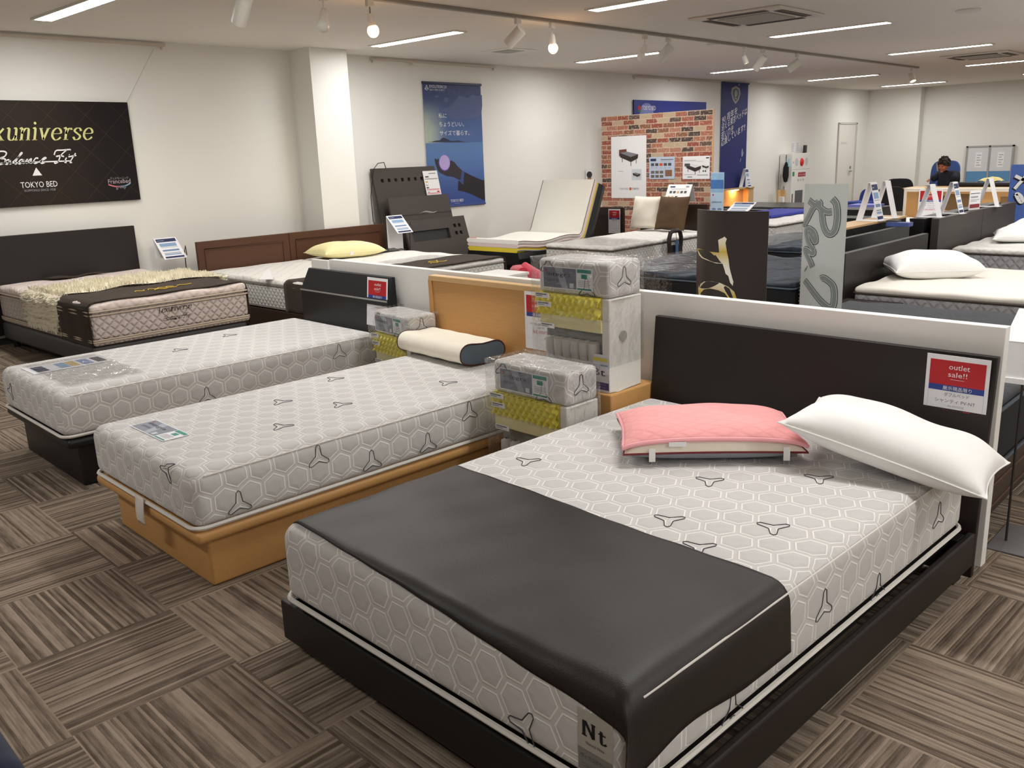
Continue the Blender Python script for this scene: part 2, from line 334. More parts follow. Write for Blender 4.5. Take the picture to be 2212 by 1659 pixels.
ART['re7']=[[(-0.093,1.228),(-0.063,1.211),(-0.033,1.2),(-0.004,1.185),(0.026,1.169),(0.056,1.17)],[(-0.025,1.223),(-0.037,1.208),(-0.061,1.184),(-0.088,1.14),(-0.111,1.105),(-0.122,1.081)],[(-0.025,1.223),(-0.014,1.212),(-0.019,1.202),(-0.033,1.201)],[(-0.007,1.185),(0.002,1.148),(0.01,1.108),(0.023,1.075),(0.043,1.052),(0.066,1.055),(0.081,1.08),(0.087,1.124),(0.086,1.167),(0.078,1.21),(0.065,1.229),(0.055,1.239)],[(-0.069,1.052),(-0.055,1.028),(-0.041,1.008),(-0.03,1.012),(-0.035,1.039),(-0.051,1.062),(-0.085,1.075),(-0.099,1.064),(-0.094,1.037),(-0.081,1.003),(-0.061,0.98),(-0.046,0.963)],[(-0.046,0.963),(-0.041,0.943),(-0.059,0.942),(-0.082,0.955),(-0.101,0.961),(-0.099,0.947),(-0.076,0.917),(-0.056,0.89),(-0.044,0.868)],[(-0.094,0.856),(-0.088,0.852)],[(-0.097,0.789),(-0.065,0.763),(-0.02,0.722),(0.025,0.681),(0.069,0.653),(0.089,0.659),(0.095,0.695),(0.093,0.743),(0.082,0.778),(0.056,0.8),(0.03,0.814),(0.014,0.807)]]
ART['brT']=[(-0.235,0.961),(-0.226,0.97),(-0.173,0.968),(-0.093,0.962),(-0.024,0.962),(-0.028,1),(-0.033,1.031),(-0.013,1.04),(0,1.044),(0.011,1.052),(0.027,1.04),(0.019,1.018),(0.03,0.971),(0.042,0.929),(0.05,0.882),(0.066,0.832),(0.075,0.809),(0.072,0.785),(0.055,0.803),(0.043,0.838),(0.025,0.849),(0.015,0.876),(0.003,0.903),(-0.045,0.902),(-0.115,0.912),(-0.172,0.919),(-0.206,0.932)]
ART['brD']=[(-0.21,0.763),(-0.202,0.743),(-0.183,0.77),(-0.145,0.789),(-0.075,0.798),(-0.01,0.795),(0.045,0.779),(0.082,0.754),(0.101,0.708),(0.102,0.676),(0.053,0.671),(0.051,0.711),(0.023,0.741),(-0.023,0.753),(-0.088,0.756),(-0.144,0.744),(-0.182,0.716),(-0.172,0.684),(-0.171,0.651),(-0.195,0.648),(-0.211,0.738)]
ART['rev']=[[(-2.691,1.119),(-2.644,1.095),(-2.595,1.072),(-2.535,1.048)],[(-2.589,1.118),(-2.612,1.077),(-2.65,1.031),(-2.684,0.98)],[(-2.589,1.118),(-2.572,1.095),(-2.583,1.081)],[(-2.57,1.076),(-2.554,1.003),(-2.541,0.91),(-2.517,0.841),(-2.487,0.828),(-2.465,0.865)],[(-2.666,0.924),(-2.639,0.873),(-2.611,0.84),(-2.595,0.854),(-2.612,0.901),(-2.649,0.929),(-2.667,0.919)]]
# ---------------------------------------------------------------- room shell
def carpet():
    m = M('carpet_tiles', (100, 88, 76), .95, .1); b = NB(m)
    mp = b.N.new('ShaderNodeMapping'); mp.vector_type = 'POINT'; b.L.new(b.obj(), mp.inputs[0]); mp.inputs['Rotation'].default_value = (0, 0, -TH)
    q = b.sep(b.vec('ADD', mp.outputs[0], (20-.09, 20-.078, 0)))
    u, v = b.math('DIVIDE', q[0], .5), b.math('DIVIDE', q[1], .5)
    iu, iv = b.math('FLOOR', u), b.math('FLOOR', v)
    par = b.math('MODULO', b.math('ADD', iu, iv), 2.)     # checker: the rib direction turns on every other tile
    ac = b.math('ADD', b.math('MULTIPLY', q[1], b.math('SUBTRACT', 1., par)), b.math('MULTIPLY', q[0], par))
    al = b.math('ADD', b.math('MULTIPLY', q[0], b.math('SUBTRACT', 1., par)), b.math('MULTIPLY', q[1], par))
    r1 = b.white(b.comb(b.math('FLOOR', b.math('MULTIPLY', ac, 105.)), b.math('ADD', iu, b.math('MULTIPLY', iv, 17.)), 0.))
    r2 = b.noise(b.comb(b.math('MULTIPLY', ac, 95.), b.math('MULTIPLY', al, 9.), 0.), 1., 2)
    r3 = b.noise(b.obj(), 420, 2)
    t = b.math('ADD', b.math('ADD', b.math('MULTIPLY', r1, .45), b.math('MULTIPLY', r2, .5)), b.math('MULTIPLY', r3, .45))
    b.color(b.mix(b.step(t, .35, 1.05), lin((82, 70, 60)), lin((166, 150, 133))))
    fr = b.math('FRACT', b.math('MULTIPLY', ac, 105.)); rib = b.math('ABSOLUTE', b.math('SUBTRACT', fr, .5))
    b.bump(b.math('ADD', b.math('MULTIPLY', rib, -1.), b.math('MULTIPLY', r3, .8)), .6, .004); return m
XA, XB, Y0, Y1 = -8.9, 5.2, -3.6, 22.3
MB().box(XA, XB, Y0, Y1+.4, -.05, 0, carpet()).build('floor', kind='structure', smooth=0)
MB().box(XA-.1, XB+.1, Y0-.1, Y1+.5, CEIL, CEIL+.06, ceil_m).build('ceiling', kind='structure', smooth=0)
MB().box(XA-.12, XA, Y0, Y1+.4, 0, CEIL, white_wall).build('wall_left', kind='structure', smooth=0)
MB().box(XA, -7.68, Y1, Y1+.4, 0, CEIL, white_wall).box(-7.68, XB, Y1+.27, Y1+.4, 0, CEIL, white_wall).build('wall_far', kind='structure', smooth=0)
MB().box(XB, XB+.12, Y0, Y1+.4, 0, CEIL, white_wall).build('wall_right', kind='structure', smooth=0)
MB().box(XA, XB, Y0-.12, Y0, 0, CEIL, white_wall).build('wall_back', kind='structure', smooth=0)
MB().box(XA, -8.51, 5.95, 6.45, 0, CEIL, white_wall).build('column', kind='structure', smooth=0)
base_m = M('dark_baseboard', (58, 56, 54), .6)
MB().box(XA, XA+.012, Y0, 5.95, 0, .06, base_m).box(XA, XA+.012, 6.45, Y1, 0, .06, base_m).build('baseboard_left', kind='structure', smooth=0)
MB().box(XA, -7.68, Y1-.012, Y1, 0, .06, base_m).box(-7.68, XB, Y1+.258, Y1+.27, 0, .06, base_m).build('baseboard_far', kind='structure', smooth=0)
# staff door in the left wall
d = MB(); dm = M('door_paint', (222, 220, 212), .5); jm = M('door_frame', (196, 194, 187), .5)
d.box(XA-.02, XA+.03, 20.62, 20.66, 0, 2.0, jm).box(XA-.02, XA+.03, 21.6, 21.66, 0, 2.0, jm).box(XA-.02, XA+.03, 20.62, 21.66, 1.96, 2.0, jm)
d = d.build('door_1', kind='structure', smooth=0, bevel=.004)
MB().box(XA, XA+.012, 20.66, 21.6, .005, 1.96, dm).build('door_leaf', d, smooth=0)
lt = MB().text('STAFF ONLY', 20.96, 1.51, .05, M('faint_letters', (176, 176, 172), .6), at(SIDE, XA+.012, 0, 0), width=.34); lt.build('door_sign', d, smooth=0)
h = MB().tube([(XA+.01, 21.4, .88), (XA+.06, 21.4, .88), (XA+.06, 21.25, .88)], .012, steel).cyl(0, 0, 0, .015, .03, steel, 14, at(basis((0, 0, 0), (0, 0, 1), (0, 1, 0), (1, 0, 0)), XA+.012, 21.4, .97))
h.build('door_handle', d)
# ---------------------------------------------------------------- ceiling fittings
tube_m = M('lit_diffuser', (255, 253, 250), emit=TUBE); rim = M('fixture_white', (226, 222, 216), .5)
def near_word(y): return {0: 'fill added behind the camera', 3: 'nearest', 6: 'second', 9: 'third', 10: 'third', 13: 'fourth', 16: 'fifth', 17: 'fifth', 20: 'farthest'}[int(y)]
first = None
for x, ys in TUBE_ROWS:
    for y in ys:
        lab = 'ceiling strip light %s, %s of its row' % ({-7.385: 'beside the poster wall', -4.46: 'along the air conditioners', -1.5: 'over the double bed', 1.4: 'right of the double bed', 4.3: 'added beside the right wall'}[x], near_word(y))
        if first is None:
            first = thing('ceiling_light', lab, 'ceiling light', (x, y, CEIL), 0, 'ceiling strip lights')
            f = MB()
            f.box(-.69, .69, -.085, -.068, -.016, 0, rim).box(-.69, .69, .068, .085, -.016, 0, rim).box(-.69, -.66, -.068, .068, -.016, 0, rim).box(.66, .69, -.068, .068, -.016, 0, rim)
            f.build('frame', first, smooth=0)
            MB().add([(-.66, -.066, -.012), (.66, -.066, -.012), (.66, .066, -.012), (-.66, .066, -.012)], [(0, 3, 2, 1)], tube_m).build('diffuser', first, smooth=0)
        else: copy_tree(first, None, (x, y, CEIL), None, lab)
trk = MB().box(-5.745, -5.695, 2.2, 16.35, CEIL-.028, CEIL, M('track_grey', (150, 144, 136), .5)); trk.build('light_track', smooth=0, bevel=.003, label='long straight lighting track along the ceiling carrying the small spotlights', cat='lighting track')
hous = M('spot_white', (222, 218, 210), .45, var=.02); bulb_on = M('lit_bulb', (255, 196, 126), emit=10); bulb_off = M('unlit_bulb', (224, 222, 214), .3); glow = M('lit_lamp_mouth', (255, 226, 186), emit=8)
def spot(y, direc, ln, r, kind, lab, power=0, drop=.075):
    t = thing('track_spotlight', lab, 'spotlight', (-5.72, y, CEIL-.028), 0, 'spotlights on the ceiling track')
    MB().box(-.018, .018, -.03, .03, -.05, .002, hous).build('adapter', t, smooth=0, bevel=.003)
    MB().tube([(0, 0, -.045), (0, 0, -.045-drop)], .006, steel if kind == 'globe' else hous).build('stem', t)
    d = Vector(direc).normalized(); q = Vector((0, 0, -1)).rotation_difference(d).to_matrix().to_4x4(); o = Vector((0, 0, -.05-drop))
    T = Matrix.Translation(o-d*ln*.25) @ q
    if kind in ('can', 'lit'):
        MB().lathe([(.001, 0), (r*.96, 0), (r, -.006), (r, -ln), (r-.004, -ln), (r-.004, -ln+.05), (.001, -ln+.05)], hous, 24, T).build('lamp_housing', t)
        MB().lathe([(.001, -ln+.04), (r*.8, -ln+.04), (r*.8, -ln+.02), (.001, -ln+.012)], glow if kind == 'lit' else bulb_off, 20, T).build('bulb', t)
        tip = o+d*ln*.8
    else:
        MB().lathe([(.001, 0), (.02, 0), (.026, -.03), (.034, -.1), (.03, -.1), (.001, -.095)], hous, 20, T).build('lamp_socket', t)
        MB().ball(T @ Vector((0, 0, -.125)), .045, bulb_on if kind == 'globe' else bulb_off, 18, 12, (1, 1, 1.1)).build('bulb', t)
        tip = None
    if power and tip is not None:
        l = bpy.data.lights.new('spot_beam', 'SPOT'); l.energy = power*.16; l.color = (1, .78, .55); l.spot_size = math.radians(75); l.spot_blend = .8; l.shadow_soft_size = .04
        lo = bpy.data.objects.new('spot_beam', l); C.objects.link(lo); lo.parent = t; lo.location = o+d*(ln*.75+.01); lo.rotation_euler = Vector((0, 0, -1)).rotation_difference(d).to_euler()
spot(3.5, (-.75, .1, -.75), .2, .055, 'can', 'white cylinder track spotlight cut by the top of the photo, nearest of the row', 40)
spot(4.16, (.1, -.25, -1), .1, .03, 'off', 'small white track spotlight with unlit bulb left of the nearer glowing bulb')
spot(4.59, (.1, .1, -1), .1, .03, 'globe', 'glowing bare bulb on the track in front of the white column')
spot(6.27, (-.85, -.3, -.75), .18, .052, 'can', 'white cylinder track spotlight hanging just left of the big glowing bulb', 45)
spot(6.75, (0, .05, -1), .1, .03, 'globe', 'glowing bare bulb on the track above the blue night-sky poster')
spot(8.26, (-.35, -.2, -1), .1, .028, 'off', 'thin white track spotlight with unlit round bulb near the end of a strip light')
spot(8.71, (-.8, -.2, -.75), .18, .05, 'can', 'white cylinder track spotlight tilted toward the brick panel', 45)
spot(10.4, (.25, .2, -.8), .1, .03, 'lit', 'small lit track spotlight first in the group of three by the blue banner', 0)
spot(10.86, (-.8, -.1, -1), .2, .045, 'can', 'slim white cylinder track spotlight in the middle of the group of three', 40)
spot(11.82, (-.9, -.4, -.7), .18, .052, 'can', 'white cylinder track spotlight third in the group of three', 30)
spot(16.07, (.35, -.15, -.8), .14, .05, 'lit', 'lit white track spotlight alone at the far end of the track', 25)
acm = M('air_con_white', (214, 208, 202), .5); vent = M('vent_dark', (84, 76, 72), .6)
ac = None
for x, y, lab in ((-4.45, 8.3, 'square ceiling cassette air conditioner above the middle of the room'), (-4.38, 15.2, 'square ceiling cassette air conditioner at the far right, cut by the frame')):
    if ac: copy_tree(ac, None, (x, y, CEIL), None, lab); continue
    ac = thing('air_conditioner', lab, 'air conditioner', (x, y, CEIL), 0, 'ceiling air conditioners')
    MB().box(-.475, .475, -.475, .475, -.022, 0, acm).build('cover', ac, smooth=0, bevel=.012)
    MB().box(-.27, .27, -.27, .27, -.032, -.02, M('air_con_grille', (164, 160, 154), .6)).build('intake_grille', ac, smooth=0, bevel=.004)
    for k in range(4):
        T = Matrix.Rotation(k*PI/2, 4, 'Z')
        o = MB().box(-.3, .3, .33, .42, -.026, -.0215, vent, T).box(-.3, .3, .36, .368, -.03, -.024, dgry, T); o.build('outlet_vent', ac, smooth=0)
MB().lathe([(.001, -.02), (.1, -.02), (.115, -.012), (.115, 0)], acm, 28).build('ceiling_speaker', loc=(-3.0, 9.82, CEIL), label='round white flush ceiling speaker at the upper right', cat='ceiling speaker')
MB().lathe([(.001, -.012), (.07, -.012), (.08, 0)], acm, 24).build('ceiling_speaker', loc=(-5.9, 9.95, CEIL), label='small round white cap on the ceiling beside the lighting track', cat='ceiling speaker')
MB().box(-.24, .24, -.24, .24, -.008, 0, rim).box(-.14, .14, -.14, .14, -.012, -.007, M('vent_face', (158, 156, 150), .6)).build('ceiling_vent', smooth=0, loc=(-7.65, 8.2, CEIL), label='square white air vent in the ceiling above the night-sky poster', cat='vent')
rl = M('picture_rail', (206, 198, 186), .5)
for y0, y1, lab in ((1.5, 4.5, 'thin picture rail at the ceiling above the dark brand sign'), (7.08, 9.25, 'thin picture rail at the ceiling above the night-sky poster'), (12.5, 16.0, 'thin picture rail at the ceiling above the blue boards')):
    r = MB().box(XA, XA+.025, y0, y1, CEIL-.045, CEIL-.02, rl)
    for yy in (y0+.02, y1-.05, y0+(y1-y0)*.3): r.box(XA+.01, XA+.03, yy, yy+.015, CEIL-.075, CEIL-.045, rl)
    r.build('picture_rail', smooth=0, label=lab, cat='picture rail')
# ---------------------------------------------------------------- wall graphics
AX = XA+.012
LET = {'e': [[(.12, .52), (.8, .56), (.74, .88), (.45, 1.0), (.16, .74), (.12, .3), (.36, .0), (.62, .03), (.84, .22)]],
 'n': [[(.02, .93), (.2, .98), (.2, 0)], [(.2, .55), (.45, .95), (.68, .97), (.74, .75), (.74, 0)], [(.04, .01), (.36, .01)], [(.58, .01), (.92, .01)]],
 'u': [[(.02, .97), (.2, .97), (.2, .25), (.34, .02), (.58, .06), (.75, .4)], [(.58, .97), (.76, .97), (.76, .2), (.78, .02), (.93, .03)]],
 'i': [[(.05, .97), (.24, .97), (.24, 0)], [(.04, .01), (.44, .01)]],
 'v': [[(0, .98), (.3, .98)], [(.14, .97), (.42, .02)], [(.42, .02), (.76, .97)], [(.62, .98), (.94, .98)]],
 'r': [[(.02, .97), (.22, .97), (.22, 0)], [(.04, .01), (.46, .01)], [(.22, .5), (.42, .92), (.62, .98), (.68, .85)]],
 's': [[(.72, .74), (.62, .96), (.34, .99), (.16, .76), (.42, .53), (.68, .3), (.55, .04), (.25, .0), (.1, .24)]],
 'x': [[(.1, .97), (.74, 0)], [(.78, .97), (.06, 0)], [(0, .98), (.3, .98)], [(.55, .01), (.9, .01)]],
 'L': [[(.08, 1.42), (.55, 1.42)], [(.3, 1.42), (.3, .01)], [(.06, .01), (.85, .01), (.92, .42)]]}
def serif(mb, word, x, y, xh, wid, mat, T, z=.002, gap=1.0, w0=.05, w1=.2):
    for ch in word:
        mb.pen(LET[ch], mat, T, w0*xh, w1*xh, nib=.05, z=z, k=xh, ox=x, oy=y, shear=.24)
        if ch == 'i': mb.ell(x+xh*.52, y+xh*1.42, xh*.11, xh*.12, z, mat, T, 14)
        x += xh*{'i': .5, 'r': .72, 's': .82, 'L': .95}.get(ch, .93)*gap
    return x
gold = M('gold_letter', (214, 212, 142), .5)
def lex_sign():
    t = thing('brand_sign', 'wide dark brown wall sign with gold and white lettering above the left bed', 'sign', (AX, 3.1, 1.695))
    m = M('dark_brown_print', (40, 32, 30), .6, .2); b = NB(m); q = b.sep(b.obj())
    # printed lattice of hairlines and a warmer middle, part of the artwork
    s1 = b.math('ABSOLUTE', b.math('SUBTRACT', b.math('FRACT', b.math('ADD', b.math('DIVIDE', b.math('ADD', q[1], q[2]), .34), 50.)), .5)); s2 = b.math('ABSOLUTE', b.math('SUBTRACT', b.math('FRACT', b.math('ADD', b.math('DIVIDE', b.math('SUBTRACT', q[1], q[2]), .34), 50.)), .5))
    ln = b.math('LESS_THAN', b.math('MINIMUM', s1, s2), .008)
    b.color(b.mix(b.math('MULTIPLY', ln, .25), b.mix(b.step(b.math('ABSOLUTE', q[1]), .05, .85), lin((44, 34, 29)), lin((24, 21, 22))), lin((110, 90, 50))))
    MB().box(0, .022, -.93, .93, -.465, .465, m).build('sign_board', t, smooth=0)
    T = at(SIDE, .022, 0, 0); g = MB()
    serif(g, 'Lexuniverse', -.545, .121, .104, 0, gold, T, gap=1.115)
    g.pen(ART['bal'][:-1], wht, T, .009, .014, z=.002); g.pen([[(-.33, -.077), (.31, -.072)]], wht, T, .011, z=.002)
    g.flat([(-.004, -.122), (.038, -.194), (-.046, -.194)], .002, wht, T)
    g.text('TOKYO BED', 0, -.3, .052, wht, T, width=.32); g.text('ROPPONGI SINCE 1928', 0, -.335, .02, gry, T, width=.27)
    g.text('グッドモーニング', .745, -.262, .026, gry, T, width=.18); g.text('Francebed', .742, -.297, .04, M('pink_grey_print', (190, 170, 176), .5), T, width=.22); g.text('group', .75, -.358, .038, gry, T, width=.1)
    g.pen([[(.63, -.305), (.69, -.325), (.745, -.328)]], M('rose_print', (214, 120, 130), .5), T, .012); g.pen([[(.745, -.328), (.8, -.322), (.85, -.3)]], ltblue, T, .012)
    g.build('lettering', t, smooth=0)
lex_sign()
MB().tube([(AX, 4.38, CEIL-.07), (AX+.01, 4.03, 2.16)], .0015, gry, 5).build('hanging_wire', label='thin wire from the picture rail down to the dark brand sign corner', cat='wire')
def night_poster():
    t = thing('hanging_poster', 'tall blue night-sky poster with a hand holding a glowing ball', 'poster', (AX, 8.42, 1.68))
    m = M('night_sky_print', (60, 86, 150), .5); b = NB(m); q = b.sep(b.obj())
    v = q[2]; u = q[1]
    sky = b.mix(b.step(v, .05, .8), lin((74, 104, 160)), lin((46, 58, 104)))
    gl = b.math('MULTIPLY', b.step(u, -.1, -.52), b.math('MULTIPLY', b.step(v, .62, .2), .9)); sky = b.mix(gl, sky, lin((188, 200, 178)))
    nz = b.noise(b.obj(), 5, 4); sky = b.mix(b.math('MULTIPLY', b.step(nz, .5, .75), .35), sky, lin((92, 108, 160)))
    sea = b.mix(b.step(v, .03, -.75), lin((92, 128, 182)), lin((58, 80, 148)))
    b.color(b.mix(b.step(v, .036, .044), sea, sky))
    MB().box(0, .004, -.525, .525, -.78, .78, m).build('poster_sheet', t, smooth=0)
    rod = M('poster_rail', (32, 40, 72), .4); MB().box(-.004, .014, -.535, .54, .775, .805, rod).box(-.004, .012, -.53, .53, -.8, -.778, M('lower_rail', (70, 84, 140), .4)).build('poster_rail', t, smooth=0, bevel=.004)
    T = at(SIDE, .004, 0, 0); g = MB(); cl = M('cloud_print', (84, 98, 140), .6); dk = M('silhouette_print', (38, 36, 42), .6)
    for k in ('cloud', 'cloud2', 'cloud3'): g.flat(ART['po_'+k], .0006, cl, T)
    g.flat([(x, max(y, .042)) for x, y in ART['po_mount']], .001, M('mountain_print', (46, 52, 74), .6), T)
    g.flat(ART['po_hand'], .001, M('hand_print', (52, 46, 56), .6), T); g.flat(ART['po_cuff'], .0014, M('cuff_print', (58, 78, 134), .6), T); g.flat([(min(x, .524), y) for x, y in ART['po_sleeve']], .0018, dk, T)
    g.ell(-.214, -.218, .1, .103, .002, M('ball_violet', (120, 96, 186), .5), T, 30); g.ell(-.214, -.212, .094, .096, .0026, M('ball_lilac', (188, 168, 224), .5), T, 30)
    g.text('私に', -.28, .355, .06, wht, T, width=.15, align='l').text('ちょうどいい、', -.272, .247, .062, wht, T, width=.45, align='l').text('サイズで暮らす。', -.272, .132, .066, wht, T, width=.545, align='l')
    g.text('TOKYO BED', -.018, -.737, .036, wht, T, width=.24).text('ROPPONGI SINCE 1928', -.018, -.76, .009, pale, T, width=.1)
    g.text('EVOLUTION 2.0', -.41, .728, .036, wht, T, width=.3, align='l').text('進化する眠りを求めて', -.408, .692, .026, pale, T, width=.27, align='l')
    g.pen([[(-.49, .712), (-.458, .762), (-.426, .712), (-.458, .698), (-.49, .712)], [(-.458, .762), (-.458, .726), (-.49, .712)], [(-.458, .726), (-.426, .712)]], wht, T, .006, z=.002, smooth=False)
    g.build('printed_picture', t, smooth=0)
night_poster()
def blue_boards():
    royal = M('royal_blue_print', (34, 46, 130), .5)
    t = thing('brand_board', 'low blue brand board on the wall peeking over the brick panel', 'sign', (AX, 13.63, 1.95))
    MB().box(0, .025, -1.13, 1.13, -.4, .395, royal).build('sign_board', t, smooth=0)
    T = at(SIDE, .025, -13.63+13.6, 0); g = MB(); g.ell(-.74, .2, .2, .15, .001, M('balloon_print', (118, 128, 184), .6), T)
    g.flat([(-1.0, .3), (-.92, .3), (-.9, .24), (-1.0, .24)], .002, red, T).rect(-.99, -.91, .2, .235, .002, M('leaf_print', (46, 110, 60), .5), T)
    g.text('TOKYO BED', -.87, .235, .07, wht, T, .003, width=.39, align='l'); g.pen([[(-.8, .19), (-.74, .11), (-.68, .19)]], wht, T, .006, z=.002, smooth=False); g.build('lettering', t, smooth=0)
    t = thing('hanging_banner', 'tall dark blue banner with slanted white slogan and silver crest', 'banner', (AX, 15.83, 0))
    MB().box(0, .005, -.5, .5, .74, 2.71, M('banner_blue', (32, 40, 108), .6)).build('banner_sheet', t, smooth=0); MB().box(-.004, .016, -.53, .53, 2.7, 2.725, navy).build('top_rail', t, smooth=0)
    g = MB()
    for i, (s, wd, x, y) in enumerate((('90 周年を', .6, -.47, 1.98), ('迎える東京ベッドは', 1.0, -.48, 1.845), ('若い力を', .48, -.485, 1.69), ('応援しています!!', .95, -.485, 1.56))):
        T = at(SIDE, .005, 0, 0) @ Matrix(((1, 0, 0, x), (.34, 1, 0, y-.02), (0, 0, 1, 0), (0, 0, 0, 1))); g.text(s, 0, 0, .14, wht, T, .003, width=wd*.95, align='l')
    T = at(SIDE, .005, 0, 0); sh = [(.02, 2.33), (-.08, 2.4), (-.15, 2.52), (-.13, 2.62), (.02, 2.66), (.17, 2.62), (.2, 2.52), (.13, 2.4)]
    g.flat(sh, .002, M('crest_rim', (150, 148, 150), .5), T); g.flat([(.02+(x-.02)*.72, 2.5+(y-2.5)*.75) for x, y in sh], .004, M('crest_dark', (62, 66, 84), .5), T); g.ell(.02, 2.53, .05, .06, .006, gry, T); g.text('C', .02, 2.42, .07, wht, T, .006)
    g.pen([[(.27, 1.25), (.31, 1.4), (.28, 1.3), (.34, 1.5), (.33, 1.35), (.38, 1.44)]], pale, T, .012, z=.002); g.build('lettering', t, smooth=0)
blue_boards()
# ---------------------------------------------------------------- near display beds (built on the bed grid)
def fg(name, lab, cat, x, y, z=0, group=None, rz=0): return thing(name, lab, cat, (*BF(x, y), z), TH+rz, group)
threadd = M('dark_thread', (70, 70, 74), .8)
def tripod_loops(mb, cs, W, L, zt, r=.05):
    # dark embroidered tripods sewn on the ticking, snapped to the hexagon weave
    for (u, v) in cs:
        best = None
        pu, pv = u/.1+400, v/.1+400
        for j in range(int(pu/1.732)-1, int(pu/1.732)+3):
            for i in range(int(pv)-2, int(pv)+3):
                for cc in ((.5+i, .8660254+1.7320508*j), (i, 1.7320508*j)):
                    q = (cc[1]-.57735, cc[0]); d = (q[0]-pu)**2+(q[1]-pv)**2
                    if best is None or d < best[0]: best = (d, q)
        cu, cv = (best[1][0]-400)*.1, (best[1][1]-400)*.1; pts = []
        for k in range(3):
            a = PI+k*2*PI/3
            for rr, off in ((.016, -60), (.026, -26), (.047, -10.5), (.053, 0), (.047, 10.5), (.026, 26)):
                t = a+math.radians(off); pts.append((cu+rr*math.cos(t), cv+rr*math.sin(t)))
        P = []
        for (x, y) in pts:
            if abs(x) > W/2:
                sx = math.copysign(1, x); P.append((sx*(W/2+.0006), y, zt-(abs(x)-W/2)))
            elif y < -L/2: P.append((x, -L/2-.0006, zt-(-L/2-y)))
            else: P.append((x, y, zt+.0006))
        mb.tube(P, .0017, threadd, 5, closed=True)
def welt(mb, x0, x1, y0, y1, z, r, mat, rc=.05, n=6):
    pts = []
    for cx, cy, a0 in ((x1-rc, y1-rc, 0), (x0+rc, y1-rc, 90), (x0+rc, y0+rc, 180), (x1-rc, y0+rc, 270)):
        for i in range(n+1):
            a = math.radians(a0+90*i/n); pts.append((cx+rc*math.cos(a), cy+rc*math.sin(a), z))
    mb.tube(pts, r, mat, 6, closed=True)
weltm = M('white_welt', (226, 222, 216), .9, bump=.5, bscale=500)
def hex_mattress(lab, x0, x1, y0, y1, z0, z1, trip, r=.055):
    W, L = x1-x0, y1-y0; t = fg('hexagon_mattress', lab, 'mattress', (x0+x1)/2, (y0+y1)/2, z0)
    b = MB(); h = z1-z0
    b.rbox(-W/2, W/2, -L/2, L/2, 0, h, r, hexm, seg=4, div=(10, 14, 3), fold=1)
    tripod_loops(b, [(x-(x0+x1)/2, y-(y0+y1)/2) for x, y in trip], W, L, h)
    b.build('ticking', t, smooth=60)
    b = MB(); welt(b, -W/2-.002, W/2+.002, -L/2-.002, L/2+.002, .012, .008, weltm, r); b.build('bottom_welt', t)
    for sx in (-1, 1): MB().tube([(sx*(W/2-.006), -L/2+.06, h-.02), (sx*(W/2-.006), L/2-.06, h-.02)], .003, weltm, 6).build('seam_piping', t)
    return t
def sheet_sign(lab, lines, price, x, y, z, T0=None, w=.21, h=.297, group='outlet sale price sheets', cat='price sign', old='', loc=None, rz=TH, dx=0, tilt=None):
    # white price sheet: red panel, blue band, product name and price
    g = MB(); T = FRONT
    g.box(-w/2, w/2, -.0015, .0005, 0, h, paper)
    g.rect(-w*.44, w*.44, h*.64, h*.94, .0018, red, T).rect(-w*.44, w*.44, h*.57, h*.64, .0018, blue, T)
    g.text('outlet', w*.03, h*.835, h*.062, wht, T, .0024, width=w*.33).text('sale!!', w*.01, h*.745, h*.06, wht, T, .0024, width=w*.3)
    g.rect(-w*.1, w*.12, h*.712, h*.716, .0024, wht, T)
    g.text('展示現品限り', w*.02, h*.58, h*.048, wht, T, .0024, width=w*.46)
    g.text(lines[0], w*.02, h*.505, h*.045, dgry, T, .002, width=w*.4)
    if len(lines) > 1: g.text(lines[1], 0, h*.425, h*.045, dgry, T, .002, width=w*.64)
    if old: g.text(old, w*.02, h*.375, h*.026, gry, T, .002, width=w*.26, shear=.2)
    if price: g.text(price, 0, h*.275, h*.07, M('price_red', (196, 50, 60), .5), T, .002, width=w*.5, shear=.25).text('（税込）', w*.33, h*.26, h*.03, gry, T, .002, width=w*.13)
    g.pen([[(-w*.44, h*.57), (-w*.44, h*.19), (w*.44, h*.19), (w*.44, h*.57)]], gry, T, .0008, smooth=False, z=.0018)
    g.rect(w*.14, w*.19, h*.205, h*.22, .002, red, T).text('TOKYO BED', w*.21, h*.205, h*.018, gry, T, .002, width=w*.2, align='l')
    o = g.build('price_sheet', None, smooth=0, label=lab, cat=cat, group=group)
    if loc: o.location = loc
    else: o.location = (*BF(x, y), z)
    o.rotation_euler = tilt or (0, 0, rz); return o

# -- white divider board behind the three headboards
pw = M('white_melamine', (236, 235, 231), .45, .4)
t = MB(); t.box(-2.077, 2.077, 0, .048, 0, .893, pw); t.build('divider_panel', None, smooth=0, bevel=.002, loc=(*BF(-3.01, 3.255), 0), rz=TH, label='long low white divider board standing behind the three near headboards', cat='divider')
t = MB(); t.box(-.11, .11, 0, .03, 0, .835, pw).box(.085, .11, .03, .1, 0, .8, pw); t.build('end_panel', None, smooth=0, bevel=.002, loc=(*BF(-5.6, 3.5), 0), rz=TH, label='narrow white upright board just beyond the left end of the long divider', cat='divider')

